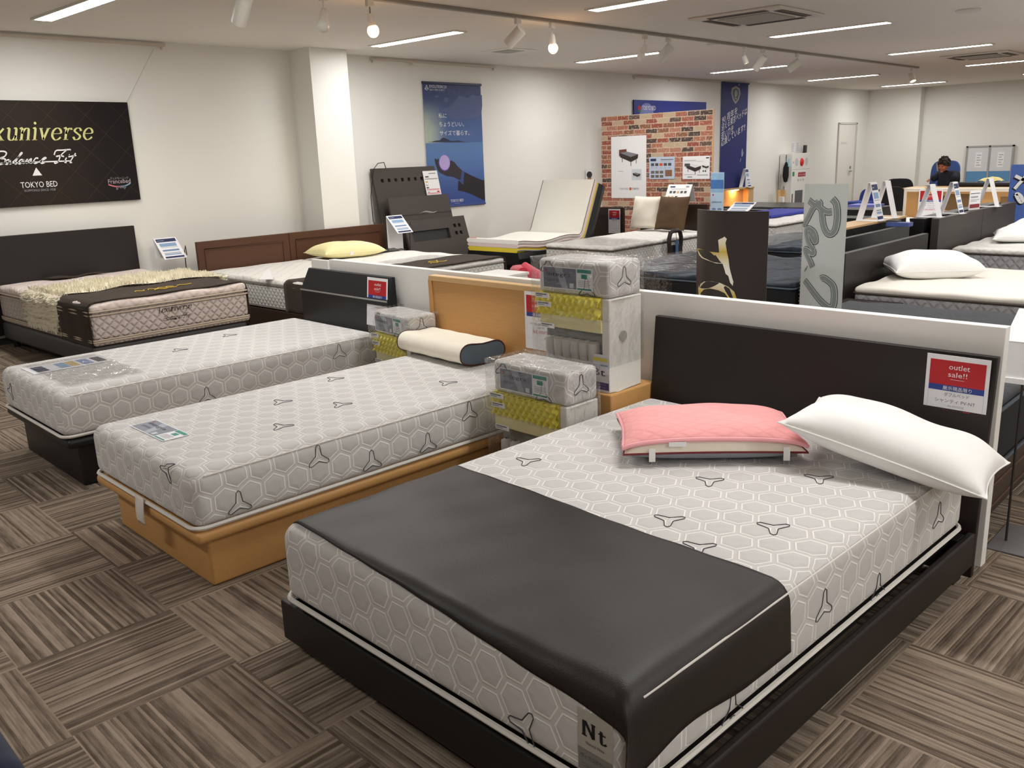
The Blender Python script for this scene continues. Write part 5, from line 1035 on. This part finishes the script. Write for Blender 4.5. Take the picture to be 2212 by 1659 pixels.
# bed E, two-panel headboard
t = frame('black bed frame with wide two-panel headboard at the far right', -2.82, -.7, 9.25, 10.65, .18, espresso)
MB().box(-1.13+.0, -1.06, -1.02, .35, .08, .8, greywood).box(-1.14, -1.06, .36, 1.6, .08, .8, greywood).build('headboard', t, smooth=0, bevel=.003)
plain_mattress('ivory mattress with grey diamond sides before the two-panel headboard', -2.78, -.7, 9.22, 10.66, .185, .5, q_grey, q_white, dkwelt, 'ivory mattresses at the right')
plain_mattress('ivory mattress at the far right edge beyond the two-panel headboard seam', -2.76, -.7, 10.72, 12.1, .185, .5, q_grey, q_white, dkwelt, 'ivory mattresses at the right')
frame('black bed frame under the ivory mattress at the far right edge', -2.75, -.7, 10.74, 12.08, .18, espresso)
pillow('standard_pillow', 'flat white pillow before the two-panel headboard', 'pillow', .72, .46, .13, whitec, (-2.42, 10.12, .5), (0, 0, PI/2+.25), 'white pillows at the far right', wr=.008, seed=6.)
pillow('standard_pillow', 'second white pillow lying half on the first before the two-panel headboard', 'pillow', .66, .44, .12, whitec, (-2.34, 10.45, .57), (math.radians(4), math.radians(-6), PI/2-.2), 'white pillows at the far right', wr=.008, seed=8.)
pillow('standard_pillow', 'plump white pillow cut by the right frame edge beyond the headboard seam', 'pillow', .66, .44, .17, whitec, (-2.22, 11.2, .5), (0, 0, .5), 'white pillows at the far right', wr=.007, seed=7.)
# dark quilted bed just behind the divider's right end
t = frame('walnut brown slatted bed frame just behind the right end of the divider', -2.25, -.87, 3.5, 5.5, .27, espresso2)
for z in (.1, .19): MB().box(.691, .695, -1.0, 1.0, z, z+.005, M('brown_groove', (104, 76, 62), .5)).build('side_groove', t, smooth=0)
plain_mattress('dark striped quilted mattress just behind the right end of the divider', -2.24, -.86, 3.45, 5.5, .272, .56, navyside, M('zebra_knit', (74, 76, 82), .8, var=.55, vscale=9, stretch=(3, 16, 1), bump=.7, bscale=14, bdist=.015), bluewelt)
t = thing('info_stand', 'grey metal info stand with white panel at the right frame edge behind the divider', 'info stand', (-.7, 3.6, 0)); MB().box(-.13, .16, -.13, .17, 0, .006, M('grey_plate')).build('base_plate', t, smooth=0, bevel=.002)
MB().tube([(-.085, -.02, .006), (-.09, -.02, .7)], .005, M('dark_wire'), 6).build('pole', t); MB().box(-.16, .14, -.05, -.046, .655, .795, wht).build('back_panel', t, smooth=0); MB().add([(-.16, -.05, .795), (.14, -.05, .795), (.14, .12, .89), (-.16, .12, .89)], [(0, 1, 2, 3)], wht).build('card_board', t, smooth=0, solid=.004)
MB().box(-.16, .14, -.056, -.05, .64, .66, wht).build('lower_lip', t, smooth=0)
# curved upright signs
def curved_sign(lab, x, y, w, h, rz, face, bow, back, art):
    t = thing('curved_sign', lab, 'sign', (*BF(x, y), 0), TH+rz); R = w*w/(8*bow)+bow/2; a = math.asin(w/2/R)
    b = MB(); n = 20
    def pt(u, r): q = -a+2*a*u; return (r*math.sin(q), R*math.cos(a)-r*math.cos(q))
    vs = [];
    for i in range(n+1):
        for r in (R, R-.004):
            x_, y_ = pt(i/n, r); vs += [(x_, y_, 0), (x_, y_, h)]
    fs = []; o = 4
    for i in range(n):
        k, q = i*o, (i+1)*o
        b.add([vs[k], vs[q], vs[q+1], vs[k+1]], [(0, 1, 2, 3)], face); b.add([vs[k+2], vs[q+2], vs[q+3], vs[k+3]], [(3, 2, 1, 0)], back); b.add([vs[k+1], vs[q+1], vs[q+3], vs[k+3]], [(0, 1, 2, 3)], back)
    b.build('curved_board', t, smooth=40); MB().flat([pt(i/n, R-.003) for i in range(n+1)], h-.004, M('pale_lid', (206, 208, 212), .6)).build('top_lid', t, smooth=0)
    MB().box(-w/2+.01, w/2-.01, -.004+R*math.cos(a)-R*math.cos(a), .05, 0, .02, back).build('base', t, smooth=0)
    g = MB(); art(g); g.v = [(vx, R*math.cos(a)-math.sqrt(max(0, R*R-vx*vx))-.001-vy, vz) for vx, vy, vz in g.v]; g.build('lettering', t, smooth=0)
FT = basis((0, 0, 0), (1, 0, 0), (0, 0, 1), (0, 1, 0))
def art_brown(g):
    m = M('brush_gold', (224, 206, 128), .4); b = NB(m); q = b.sep(b.obj()); b.color(b.mix(b.math('ABSOLUTE', b.math('SINE', b.math('MULTIPLY', q[2], 13.))), lin((198, 170, 66)), lin((238, 234, 224))))
    g.flat(ART['brT'], .001, m, FT); g.flat(ART['brD'], .001, m, FT); g.flat([(-.23, .66), (-.05, .66), (-.1, .55), (-.2, .54)][:0] or [(.1, .69), (.175, .7), (.15, .56), (.06, .44), (.04, .48), (.1, .58)], .001, m, FT)
curved_sign('dark brown curved floor sign with gold brush lettering, behind the divider', -2.66, 4.3, .49, 1.19, -.12, M('sign_brown', (46, 38, 35), .32, .5), .07, wht, art_brown)
def art_re(g):
    a, b_, c = M('brush_shadow', (72, 76, 76), .5), M('brush_edge', (206, 210, 208), .4), M('brush_grey', (124, 130, 128), .45)
    S = ART['re7']
    for off, m, wd in ((.001, a, .036), (.0016, b_, .027), (.0022, c, .022)): g.pen(S, m, FT, wd, z=off)
    for k in range(24): g.rect(-.138, -.134, .62+k*.02, .626+k*.02+(k % 3)*.003, .001, gry, FT)
curved_sign('light grey curved floor sign with silver brush lettering, right of the brown one', -2.27, 4.6, .265, 1.316, -.12, M('sign_grey', (186, 190, 186), .35, .5), .025, wht, art_re)
info_stand('tilted info card just behind the top of the brown curved sign', (-4.45, 7.0+1.1, 0), .0, .985, .24, .22, 25, 0)
# ---------------------------------------------------------------- tent cards on the headboard tops
def tent(lab, loc, printed, h=.33, w=.15, d=.2, rz=PI/2, kind='info'):
    t = thing('tent_card', lab, 'tent card', loc, rz, 'folded tent cards on the headboard tops'); a = math.atan2(d/2-.012, h); T = basis((0, -d/2, 0), (1, 0, 0), (0, math.sin(a), math.cos(a)), (0, -math.cos(a), math.sin(a)))
    L = math.hypot(h, d/2-.012); g = MB(); g.box(-w/2, w/2, 0, L, -.002, 0, wht, T)
    if printed == 'info': info_print(g, w, L, T)
    if printed == 'fold': g.rect(-w/2, w/2, L*.72, L*.722, .001, gry, T)
    g.build('front_panel', t, smooth=0)
    T = basis((0, d/2, 0), (-1, 0, 0), (0, -math.sin(a), math.cos(a)), (0, math.cos(a), math.sin(a))); MB().box(-w/2, w/2, 0, L, -.002, 0, wht, T).build('rear_panel', t, smooth=0)
    MB().box(-w/2, w/2, -d/2-.03, d/2, 0, .002, wht).build('base_flap', t, smooth=0); MB().box(-w/2, w/2, -.013, .013, h-.001, h+.001, wht).build('ridge', t, smooth=0)
tent('printed tent card, first on the light wood shelf right of the grey sign', (-3.2, 8.22, .83), 'info', .34)
tent('blank white tent card standing just right of the first on the light wood shelf top', (-3.2, 8.56, .83), 'fold', .34, .13)
tent('blank white tent card at the near end of the slim shelf headboard', (-2.98, 9.12, .8), 'fold', .31, .15)
tent('printed tent card at the near end of the two-panel headboard', (-2.93, 9.62, .8), 'info', .31, .15)
tent('blank white tent card in front of the blue brush-lettered board', (-2.9, 10.72, .8), 'fold', .3, .16)
g = MB(); T = at(SIDE, .003, 0, 0); g.box(-.003, .003, -.1, .1, 0, .2, wht); g.rect(-.09, .085, .165, .172, .001, dgry, T).rect(-.08, .05, .125, .14, .001, gry, T).rect(-.08, .08, .1, .106, .001, gry, T).rect(-.08, .03, .085, .09, .001, gry, T).rect(-.09, .09, .02, .06, .001, M('wine_print', (138, 50, 58), .5), T)
t = g.build('photo_stand', None, smooth=0, loc=(-2.88, 10.18, .8), rz=-.25, label='small red and white card in a clear stand on the two-panel headboard', cat='card')
k_ = 12/10.6; g = MB(); bm_ = M('rev_blue', (76, 106, 180), .45, var=.25, vscale=2); X0 = -2.739*k_; Z1 = 1.52+(1.237-1.52)*k_
g.box(0, .6, 0, .02, .3, Z1, bm_); S = [[(x*k_-X0, 1.52+(z-1.52)*k_) for x, z in p] for p in ART['rev']]
g.pen([[(x-.012, z-.014) for x, z in p] for p in S], blk, FRONT, .05, z=.001); g.pen(S, wht, FRONT, .038, z=.002)
g.build('brand_board', None, smooth=0, loc=(X0, 12.3, 0), label='blue board with white brush lettering standing behind the two-panel headboard', cat='sign')
MB().box(-.1, .1, -.05, .06, 0, .035, M('blue_box', (74, 90, 150), .5)).box(-.12, -.02, .0, .1, .035, .05, dgry).build('brochure_box', None, smooth=0, loc=(-2.955, 8.28, .78), label='small blue brochure packet lying on the dark headboard edge behind the white pillow', cat='box')
# ---------------------------------------------------------------- far corner
t = thing('lamp_headboard', 'light oak headboard with a glowing niche lamp below the blue banner', 'headboard', (-8.72, 15.67, 0)); b = MB(); b.box(-.14, .0, -.7, .7, 0, .42, oaklt).box(-.14, -.12, -.7, .7, .42, .76, oaklt).box(-.14, .02, -.7, .7, .735, .76, oaklt).box(-.14, 0, -.7, -.68, .42, .74, oaklt).box(-.14, 0, .5, .7, .42, .74, oaklt); b.build('shelf_body', t, smooth=0, bevel=.003)
MB().box(-.11, -.03, .02, .16, .722, .735, M('niche_lamp', (255, 190, 110), emit=30)).build('niche_lamp', t, smooth=0)
plain_mattress('mattress wrapped in black plastic before the lamp headboard', -8.65, -6.85, 15.0, 16.36, .2, .46, blackp, M('black_wrap', (40, 42, 44), .25, .6, bump=1., bscale=9, bdist=.03), M('silver_line', (190, 190, 190), .4)); frame('black bed frame under the black plastic-wrapped mattress', -8.64, -6.87, 15.02, 16.34, .2, blackp)
tent('narrow tent card with blue print on top of the lamp headboard', (-8.76, 16.1, .76), 'info', .36, .14)
royalc = M('royal_blue_cover', (44, 54, 150), .7)
frame('royal blue bed base under the white mattress between the curved signs', -7.0, -5.86, 11.9, 13.9, .25, royalc); plain_mattress('white mattress on the royal blue base between the curved signs', -6.9, -5.84, 11.62, 13.8, .25, .47, q_cool, q_white, dkwelt)
MB().rbox(-7.0, -6.3, 12.4, 13.9, .475, .52, .02, royalc, 3, (3, 3, 1)).build('blue_cover', None, smooth=50, label='royal blue folded cover on the white mattress between the curved signs', cat='cover')
t = thing('drawer_chest', 'low black slatted chest with steel trim right of the grey curved sign', 'chest', (-4.2, 10.5, 0)); MB().box(-.3, .17, 0, .5, 0, .78, blackp).build('body', t, smooth=0, bevel=.004)
for z in (.56, .66, .76): MB().box(-.3, .175, -.006, 0, z, z+.03, alum).build('steel_trim', t, smooth=0)
MB().box(-.2, .12, .1, .4, .783, .81, M('lilac_pack', (110, 116, 190), .5)).build('folded_pack', None, smooth=0, loc=(-4.2, 10.5, 0), label='lilac folded pack on top of the low black slatted chest', cat='pack')
t = thing('cabinet_headboard', 'light oak cabinet headboard with oval grip hole and yellow star, near the seated person', 'headboard', (-3.75, 13.9, 0))
b = MB(); b.box(-1.17, 1.3, -.02, .18, .79, .84, M('ivory_edge', (232, 222, 204), .5)).box(-1.17, -1.13, -.02, .18, 0, .79, M('ivory_edge')).build('edge_frame', t, smooth=0, bevel=.003)
b = MB(); b.box(-1.13, 1.3, 0, .17, 0, .79, oak); b.build('cabinet_body', t, smooth=0)
g = MB(); T = at(FRONT, 0, -.001, 0); P = [(-.52+.13*math.cos(q*PI/12+PI/2), .64+.12*math.sin(q*PI/12+PI/2)) for q in range(13)]+[(-.1, .52), (-.1, .76)]; g.flat(P, .0, M('grip_shadow', (110, 84, 52), .8), T); g.build('grip_hole', t, smooth=0); MB().box(.15, 1.25, -.004, 0, .5, .72, M('recess_shade', (128, 98, 60), .7)).build('shelf_recess', t, smooth=0)  # flat patches of darker oak, shade of grip hole and recess painted in
sheet_sign('price sheet with red panel on the oak cabinet headboard, under a yellow star', ('シングルベッド', 'ノース'), '128,000円', 0, 0, 0, w=.34, h=.43, loc=(-4.53, 13.875, .4), rz=0, old='198,000円の品')
g = MB(); g.flat([((.075 if i % 2 == 0 else .032)*math.sin(i*PI/5), (.075 if i % 2 == 0 else .032)*math.cos(i*PI/5)) for i in range(10)], 0, M('star_yellow', (236, 206, 60), .5), FRONT); g.build('paper_star', None, smooth=0, solid=.003, loc=(-4.56, 13.865, .83), label='yellow paper star stuck above the price sheet on the oak cabinet headboard', cat='star')
plain_mattress('small white mattress before the oak cabinet headboard', -4.85, -2.5, 12.55, 13.86, .16, .42, M('slate_border', (92, 98, 102), .8), q_white, bluewelt); frame('low dark frame under the white mattress before the oak cabinet', -4.83, -2.5, 12.57, 13.84, .16, blackp)
g = MB(); g.flat([(-.02, .1), (.02, .08), (.1, .16), (.06, .06), (.08, .0), (.02, .02), (-.06, -.1), (-.03, -.09), (-.1, -.14), (-.02, .02)], .0, M('brown_ribbon', (74, 58, 54), .7)); g.build('ribbon', None, smooth=0, solid=.004, loc=(-4.05, 12.9, .424), label='dark ribbon bow on the white mattress before the oak cabinet', cat='ribbon')
def fire_box():
    t = thing('fire_hydrant_cabinet', 'white wall fire cabinet with red lamp and red plate beside the staff door', 'fire cabinet', (XA+.02, 18.18, .2)); cw = M('cabinet_white', (228, 227, 222), .45)
    MB().box(0, .28, -.42, .42, 0, 1.16, cw).build('cabinet_body', t, smooth=0, bevel=.006); T = at(SIDE, .281, 0, 0); g = MB()
    g.rect(-.41, .41, .83, .836, .0, gry, T)
    for x in (-.22, .24): g.ell(x, .98, .075, .085, .001, M('speaker_grey', (196, 196, 194), .6), T)
    g.rect(-.15+.02, .22, .68, .77, .001, M('plate_red', (160, 36, 50), .5), T).text('テスト中', .05, .7, .04, wht, T, .002, width=.28).text('消 火 栓', 0, .59, .05, gry, T, width=.32).rect(-.39, -.3, .7, .79, .001, M('exit_green', (40, 130, 90), .5), T).rect(-.38, -.36, .96, 1.0, .001, blk, T)
    g.rect(-.24, .12, .12, .4, .001, M('vent_slate', (90, 92, 96), .6), T).rect(-.38, -.33, .16, .34, .001, M('vent_slate'), T); g.build('markings', t, smooth=0)
    MB().ball((.285, .01, .98), .075, M('signal_red', (206, 40, 40), .35), 16, 10, (.5, 1, 1.1)).build('signal_lamp', t)
    MB().box(.1, .13, -.426, -.42, .2, .5, gry).build('side_plate', t, smooth=0)
    for x in (.2, .6): pass
    MB().tube([(.05, -.45, .75), (.05, -.46, .1), (.05, -.5, .02), (.05, -.65, .01)], .006, gry, 6).build('pipe', t)
fire_box()
MB().tube([(.0, 0, .34), (-.02, .03, .25), (0, 0, .18)], .008, blackp, 6).lathe([(.001, -.22), (.06, -.2), (.1, -.08), (.09, .08), (.03, .19), (.001, .2)], M('black_pouch', (18, 18, 20), .9), 14, Matrix.Diagonal((.5, 1, 1, 1))).build('hanging_pouch', None, loc=(XA+.2, 17.69, 1.0), label='black pouch hanging on the side of the white fire cabinet', cat='pouch')
MB().box(0, .002, -.06, .06, 0, .16, M('sky_cloth', (150, 190, 210), .8)).build('blue_cloth', None, smooth=0, loc=(XA+.24, 17.752, 1.1), label='small light blue cloth hanging behind the black pouch', cat='cloth')
for y, z, lab in ((18.37, 1.37, 'small white notice left above the fire cabinet'), (18.6, 1.38, 'small white notice right above the fire cabinet')):
    g = MB(); T = at(SIDE, .002, 0, 0); g.box(0, .002, -.09, .09, 0, .22, paper)
    for k in range(7): g.rect(-.07, .06-.02*(k % 2), .03+.026*k, .038+.026*k, .0006, gry, T)
    g.build('wall_notice', None, smooth=0, loc=(XA+.001, y, z), label=lab, cat='notice', group='notices above the fire cabinet')
MB().box(0, .04, -.05, .05, 0, .16, M('black_case', (44, 46, 44), .5)).box(0, .05, -.07, -.04, 0, .02, blackp).build('wall_phone', None, smooth=0, loc=(XA+.08, 18.75, 1.362), label='small black box standing on top of the fire cabinet', cat='box')
MB().box(-.03, .0, -.02, .16, 0, .64, oaklt).box(-.03, .08, .1, .16, 0, .64, oaklt).box(.0, .09, .02, .1, .38, .5, paper).build('bracket_board', None, smooth=0, loc=(-8.68, 17.36, 0), label='upright oak bracket board leaning left of the fire cabinet', cat='board')
# end wall blue and white partition doors
t = thing('partition_doors', 'pair of white and light blue partition panels in aluminium frame on the far wall', 'partition', (-6.15, 22.5, 0)); b = MB()
b.box(-.5, -.46, 0, .05, 0, 1.366, alum).box(.46, .5, 0, .05, 0, 1.366, alum).box(-.02, .02, 0, .05, 0, 1.366, alum).box(-.5, .5, 0, .05, 1.33, 1.366, alum); b.build('frame', t, smooth=0)
for x in (-.46, .02): MB().box(x, x+.44, .01, .03, .8, 1.33, M('panel_white', (214, 216, 218), .4)).build('upper_panel', t, smooth=0); MB().box(x, x+.44, .01, .03, 0, .8, M('panel_blue', (92, 142, 186), .5)).build('lower_panel', t, smooth=0)
for x, lab in ((-.22, 'white notice sheet on the left partition panel'), (.24, 'white notice sheet on the right partition panel')):
    g = MB(); T = FRONT; g.box(-.07, .07, -.002, 0, 0, .34, paper)
    for k in range(5): g.rect(-.04, .05-.03*(k % 2), .05+.055*k, .065+.055*k, .0025, gry, T)
    g.build('door_notice', None, smooth=0, loc=(-6.15+x, 22.508, .88), label=lab, cat='notice', group='notices on the partition panels')
# office chairs and table
def office_chair(lab, loc, rz, m, back_h=.9, bw=.46, seat=.46, bh=.42):
    t = thing('office_chair', lab, 'chair', loc, rz, 'chairs around the seated person'); MB().rbox(-.23, .23, -.22, .22, seat-.07, seat, .03, m, 3, (3, 3, 1)).build('seat', t, smooth=50)
    n = 14; P = [(-bw/2, 0), (bw/2, 0)]+[(bw/2*math.cos(q*PI/n)**1 if False else bw/2*math.copysign(abs(math.cos(q*PI/n))**.5, math.cos(q*PI/n)), bh*.45+bh*.55*math.sin(q*PI/n)**.7) for q in range(n+1)]
    b = MB(); b.prism(P, -.02, .02, m, basis((0, .24, back_h-bh), (1, 0, 0), (0, .12, .99), (0, -.99, .12))); b.build('backrest', t, smooth=40, bevel=.012)
    for sx in (-1, 1):
        for sy in (-1, 1): MB().tube([(sx*.21, sy*.2, 0), (sx*.19, sy*.18, seat-.05)], .012, blackp, 8).build('leg', t)
        MB().tube([(sx*.17, .2, seat-.03), (sx*.17, .25, back_h-bh+.1)], .012, blackp, 8).build('back_post', t)
    return t
bluech = M('blue_chair_fabric', (56, 80, 136), .8); 
office_chair('tall blue fabric chair back rising behind the seated person', (-5.42, 17.0, 0), 0, bluech, 1.17, .5, .74, .46)
office_chair('black office chair left of the seated person', (-6.05, 16.75, 0), .3, M('black_chair_fabric', (24, 24, 26), .8), .87, .5)
office_chair('black office chair standing before the table, left of the seated person', (-5.75, 15.75, 0), PI+.2, M('black_chair_fabric'), .8, .46)
office_chair('royal blue chair with straight back, leftmost near the staff door', (-6.75, 16.9, 0), -.2, M('royal_chair', (40, 62, 140), .7), .68, .46)
t = thing('table', 'light wood table where the person sits', 'table', (-4.7, 15.9, 0)); MB().box(-.85, .8, -.32, .32, .73, .765, oaklt).build('table_top', t, smooth=0, bevel=.004)
for sx in (-1, 1):
    for sy in (-1, 1): MB().box(sx*.76-.02, sx*.76+.02, sy*.28-.02, sy*.28+.02, 0, .73, blackp).build('leg', t, smooth=0)
MB().rbox(-.45, .5, -.1, .14, 0, .07, .03, blackp, 3, (2, 2, 1)).build('black_case', None, smooth=50, loc=(-4.45, 15.95, .766), label='long black case on the table beside the seated person', cat='case')
b = MB(); b.grid(lambda u, v: (-.19+.38*u, -.08+.16*v, .005+.1*max(0, 1-abs(2*u-1.1))*math.sin(PI*v)+.02*math.sin(9*u)), 16, 8, M('yellow_paper', (232, 218, 140), .7)); b.build('yellow_cloth', None, smooth=0, solid=.004, loc=(-4.32, 16.0, .838), label='crumpled pale yellow cloth heaped on the black case', cat='cloth')
# ---------------------------------------------------------------- seated person on the phone
def person():
    skin = M('skin', (176, 112, 84), .6, .3); shirt = M('navy_shirt', (22, 26, 40), .85); hairm = M('dark_hair', (40, 28, 24), .7, bump=.6, bscale=90, bdist=.01); pants = M('dark_trousers', (30, 30, 34), .85)
    t = thing('person', 'person with short dark hair in navy shirt, seated holding a phone to one ear', 'person', (-5.12, 16.32, 0), -.35)
    # joints in metres; faces -y, sitting on a chair seat at .45
    J = {'pel': (0, .1, .52), 'spine': (0, .1, .68), 'chest': (0, .07, .86), 'neck0': (0, .03, .985), 'neck1': (0, .0, 1.03), 'head': (0, -.03, 1.1),
         'shL': (-.165, .06, .945), 'elL': (-.27, -.16, .79), 'wrL': (-.155, -.1, .99), 'hdL': (-.115, -.07, 1.05),
         'shR': (.165, .05, .945), 'elR': (.24, -.14, .79), 'wrR': (.02, -.25, .785), 'hdR': (-.06, -.26, .782),
         'hpL': (-.09, .08, .5), 'knL': (-.12, -.33, .5), 'anL': (-.12, -.3, .09), 'toL': (-.13, -.43, .03), 'hpR': (.09, .08, .5), 'knR': (.12, -.33, .5), 'anR': (.12, -.3, .09), 'toR': (.13, -.43, .03)}
    Rr = {'pel': .13, 'spine': .125, 'chest': .135, 'neck0': .06, 'neck1': .052, 'head': .05, 'shL': .062, 'elL': .042, 'wrL': .029, 'hdL': .034, 'shR': .062, 'elR': .042, 'wrR': .029, 'hdR': .034,
          'hpL': .095, 'knL': .062, 'anL': .04, 'toL': .032, 'hpR': .095, 'knR': .062, 'anR': .04, 'toR': .032}
    E_ = [('pel', 'spine'), ('spine', 'chest'), ('chest', 'neck0'), ('neck0', 'neck1'), ('neck1', 'head'), ('chest', 'shL'), ('shL', 'elL'), ('elL', 'wrL'), ('wrL', 'hdL'), ('chest', 'shR'), ('shR', 'elR'), ('elR', 'wrR'), ('wrR', 'hdR'),
          ('pel', 'hpL'), ('hpL', 'knL'), ('knL', 'anL'), ('anL', 'toL'), ('pel', 'hpR'), ('hpR', 'knR'), ('knR', 'anR'), ('anR', 'toR')]
    def fingers(h, d, side, up, curl):
        h, d, side, up = Vector(h), Vector(d).normalized(), Vector(side).normalized(), Vector(up).normalized()
        for k, (o, ln) in enumerate(((-.024, .06), (-.008, .07), (.009, .066), (.025, .052))):
            p = h+side*o+d*.02; n = []
            for s, c in ((0, 0), (.5, curl*.4), (1, curl)): q = p+d*ln*s*(1-.25*c)+up*ln*c*.6*s; nm = 'f%d%s%d%d' % (k, str(h), int(s*2), len(J)); J[nm] = tuple(q); Rr[nm] = .0095-.0015*s; n.append(nm)
            E_.extend([(('hdL' if h.x < -.1 else 'hdR'), n[0]), (n[0], n[1]), (n[1], n[2])])
        p = h-side*.034; n1, n2 = 'th1'+str(h), 'th2'+str(h); J[n1] = tuple(p+d*.01+up*.01); J[n2] = tuple(p+d*.045-side*.008+up*.02); Rr[n1] = .011; Rr[n2] = .009; E_.extend([(('hdL' if h.x < -.1 else 'hdR'), n1), (n1, n2)])
    fingers(J['hdL'], (.12, .1, .95), (.1, -1, .1), (1, .2, 0), .5); fingers(J['hdR'], (-1, -.05, -.05), (0, 1, 0), (0, 0, -1), .25)
    def skinned(edges, rad, extra=None, name='b', root='pel', rem=0):
        ks = sorted({k for e in edges for k in e}, key=lambda k: (k != root, k)); me = bpy.data.meshes.new(name); me.from_pydata([J[k] for k in ks], [(ks.index(a), ks.index(b)) for a, b in edges], []); o = bpy.data.objects.new(name, me); C.objects.link(o)
        s = o.modifiers.new('s', 'SKIN'); s.use_smooth_shade = True
        for i, k in enumerate(ks): v = me.skin_vertices[0].data[i]; v.radius = (rad(k),)*2; v.use_root = (k == root)
        ss = o.modifiers.new('u', 'SUBSURF'); ss.levels = 2; ss.render_levels = 2
        bpy.context.view_layer.update(); ev = o.evaluated_get(bpy.context.evaluated_depsgraph_get()); m2 = bpy.data.meshes.new_from_object(ev); C.objects.unlink(o); bpy.data.objects.remove(o); return m2
    me = skinned(E_, lambda k: Rr[k])
    # head: an egg with brow, nose, lips, chin and ears, fused with the body by a voxel remesh
    bm = bmesh.new(); bm.from_mesh(me)
    def egg(c, r, fn=None, u=24, v=18):
        rr = bmesh.ops.create_uvsphere(bm, u_segments=u, v_segments=v, radius=1)
        for w_ in rr['verts']:
            p = w_.co; q = Vector((p.x*r[0], p.y*r[1], p.z*r[2])); q = fn(p, q) if fn else q; w_.co = HM @ (Vector(c)+q)
    HM = Matrix.Translation((.0, -.05, 1.115)) @ Matrix.Rotation(math.radians(22), 4, 'X') @ Matrix.Rotation(math.radians(6), 4, 'Y')
    def face(p, q):
        if p.z < 0: k = 1+.28*p.z; q.x *= k; q.y *= (1+.1*p.z)
        if p.y < -.5 and -.05 < p.z < .25: q.y += .007
        return q
    egg((0, 0, 0), (.074, .092, .112), face); egg((0, -.092, -.022), (.013, .018, .022)); egg((0, -.082, -.062), (.024, .011, .008)); egg((0, -.074, -.092), (.026, .02, .018))
    for s in (-1, 1): egg((s*.076, .008, -.012), (.011, .02, .03)); egg((s*.03, -.079, .02), (.02, .01, .007)); egg((s*.04, -.066, -.03), (.022, .02, .022))
    bm.to_mesh(me); bm.free(); me.materials.clear(); me.materials.append(skin)
    o = bpy.data.objects.new('body', me); C.objects.link(o); o.parent = t; r = o.modifiers.new('fuse', 'REMESH'); r.mode = 'VOXEL'; r.voxel_size = .0075; r.use_smooth_shade = True; s = o.modifiers.new('ease', 'SMOOTH'); s.iterations = 2
    tm = Matrix.Translation((0, 0, 0))
    b = MB()
    for sx in (-1, 1): b.ball(HM @ Vector((sx*.03, -.084, .004)), .009, M('eye_dark', (34, 24, 22), .4), 10, 8, (1.4, .6, .5))
    b.ball(HM @ Vector((0, -.094, -.06)), .02, M('lips', (150, 84, 74), .5), 10, 8, (1, .25, .16)); b.build('eyes_and_lips', o)
    # hair: cap of lumpy curls over crown, sides and nape
    b = MB(); rnd = random.Random(5)
    def hair(u, v):
        a = 2*PI*u; e = PI*v; x, y, z = math.sin(e)*math.sin(a), -math.sin(e)*math.cos(a), math.cos(e); k = 1.14+.05*math.sin(9*a+5*e)*math.sin(11*e)
        return tuple(HM @ Vector((x*.076*k, y*.093*k+.004, z*.115*k+.006)))
    b.grid(lambda u, v: hair(u, v*(.36+.32*(.5-.5*math.cos(2*PI*u))**.8)), 40, 14, hairm)
    for i in range(90):
        a, e = rnd.uniform(0, 2*PI), rnd.uniform(.1, PI*(.36+.2)); e = min(e, PI*(.34+.32*(.5-.5*math.cos(a))**.8)); p = Vector(hair(a/2/PI, e/PI)); b.ball(p, rnd.uniform(.012, .02), hairm, 7, 5)
    b.build('hair', o, smooth=80)
    GR = {'pel': .15, 'spine': .145, 'chest': .152, 'shL': .078, 'shR': .078, 'slL': .062, 'slR': .062, 'neck0': .075}
    J['slL'] = tuple(Vector(J['shL']).lerp(Vector(J['elL']), .55)); J['slR'] = tuple(Vector(J['shR']).lerp(Vector(J['elR']), .55)); J['neck0'] = (0, .035, .975)
    ms = skinned([('pel', 'spine'), ('spine', 'chest'), ('chest', 'neck0'), ('chest', 'shL'), ('shL', 'slL'), ('chest', 'shR'), ('shR', 'slR')], lambda k: GR[k], name='shirt'); ms.materials.clear(); ms.materials.append(shirt)
    so = bpy.data.objects.new('shirt', ms); C.objects.link(so); so.parent = o
    mp = skinned([('pel', 'hpL'), ('hpL', 'knL'), ('knL', 'anL'), ('pel', 'hpR'), ('hpR', 'knR'), ('knR', 'anR')], lambda k: Rr[k]*1.18, name='trousers'); mp.materials.clear(); mp.materials.append(pants)
    po = bpy.data.objects.new('trousers', mp); C.objects.link(po); po.parent = o
    MB().rbox(-.012, .012, -.03, .03, -.07, .07, .008, M('phone_grey', (176, 170, 168), .4), 3, (1, 1, 1), T=Matrix.Translation((-.093, -.075, 1.085)) @ Matrix.Rotation(.25, 4, 'X')).build('phone', None, smooth=40, label='grey phone held to the ear of the seated person', cat='phone', loc=(-5.12, 16.32, 0), rz=-.35)
    st = thing('stool', 'dark stool under the seated person', 'stool', (-5.16, 16.42, 0), -.35); MB().cyl(0, 0, .33, .385, .2, blackp, 24).build('seat', st); MB().cyl(0, 0, 0, .33, .03, blackp, 12).build('post', st); MB().cyl(0, 0, 0, .02, .2, blackp, 24).build('foot', st)
person()
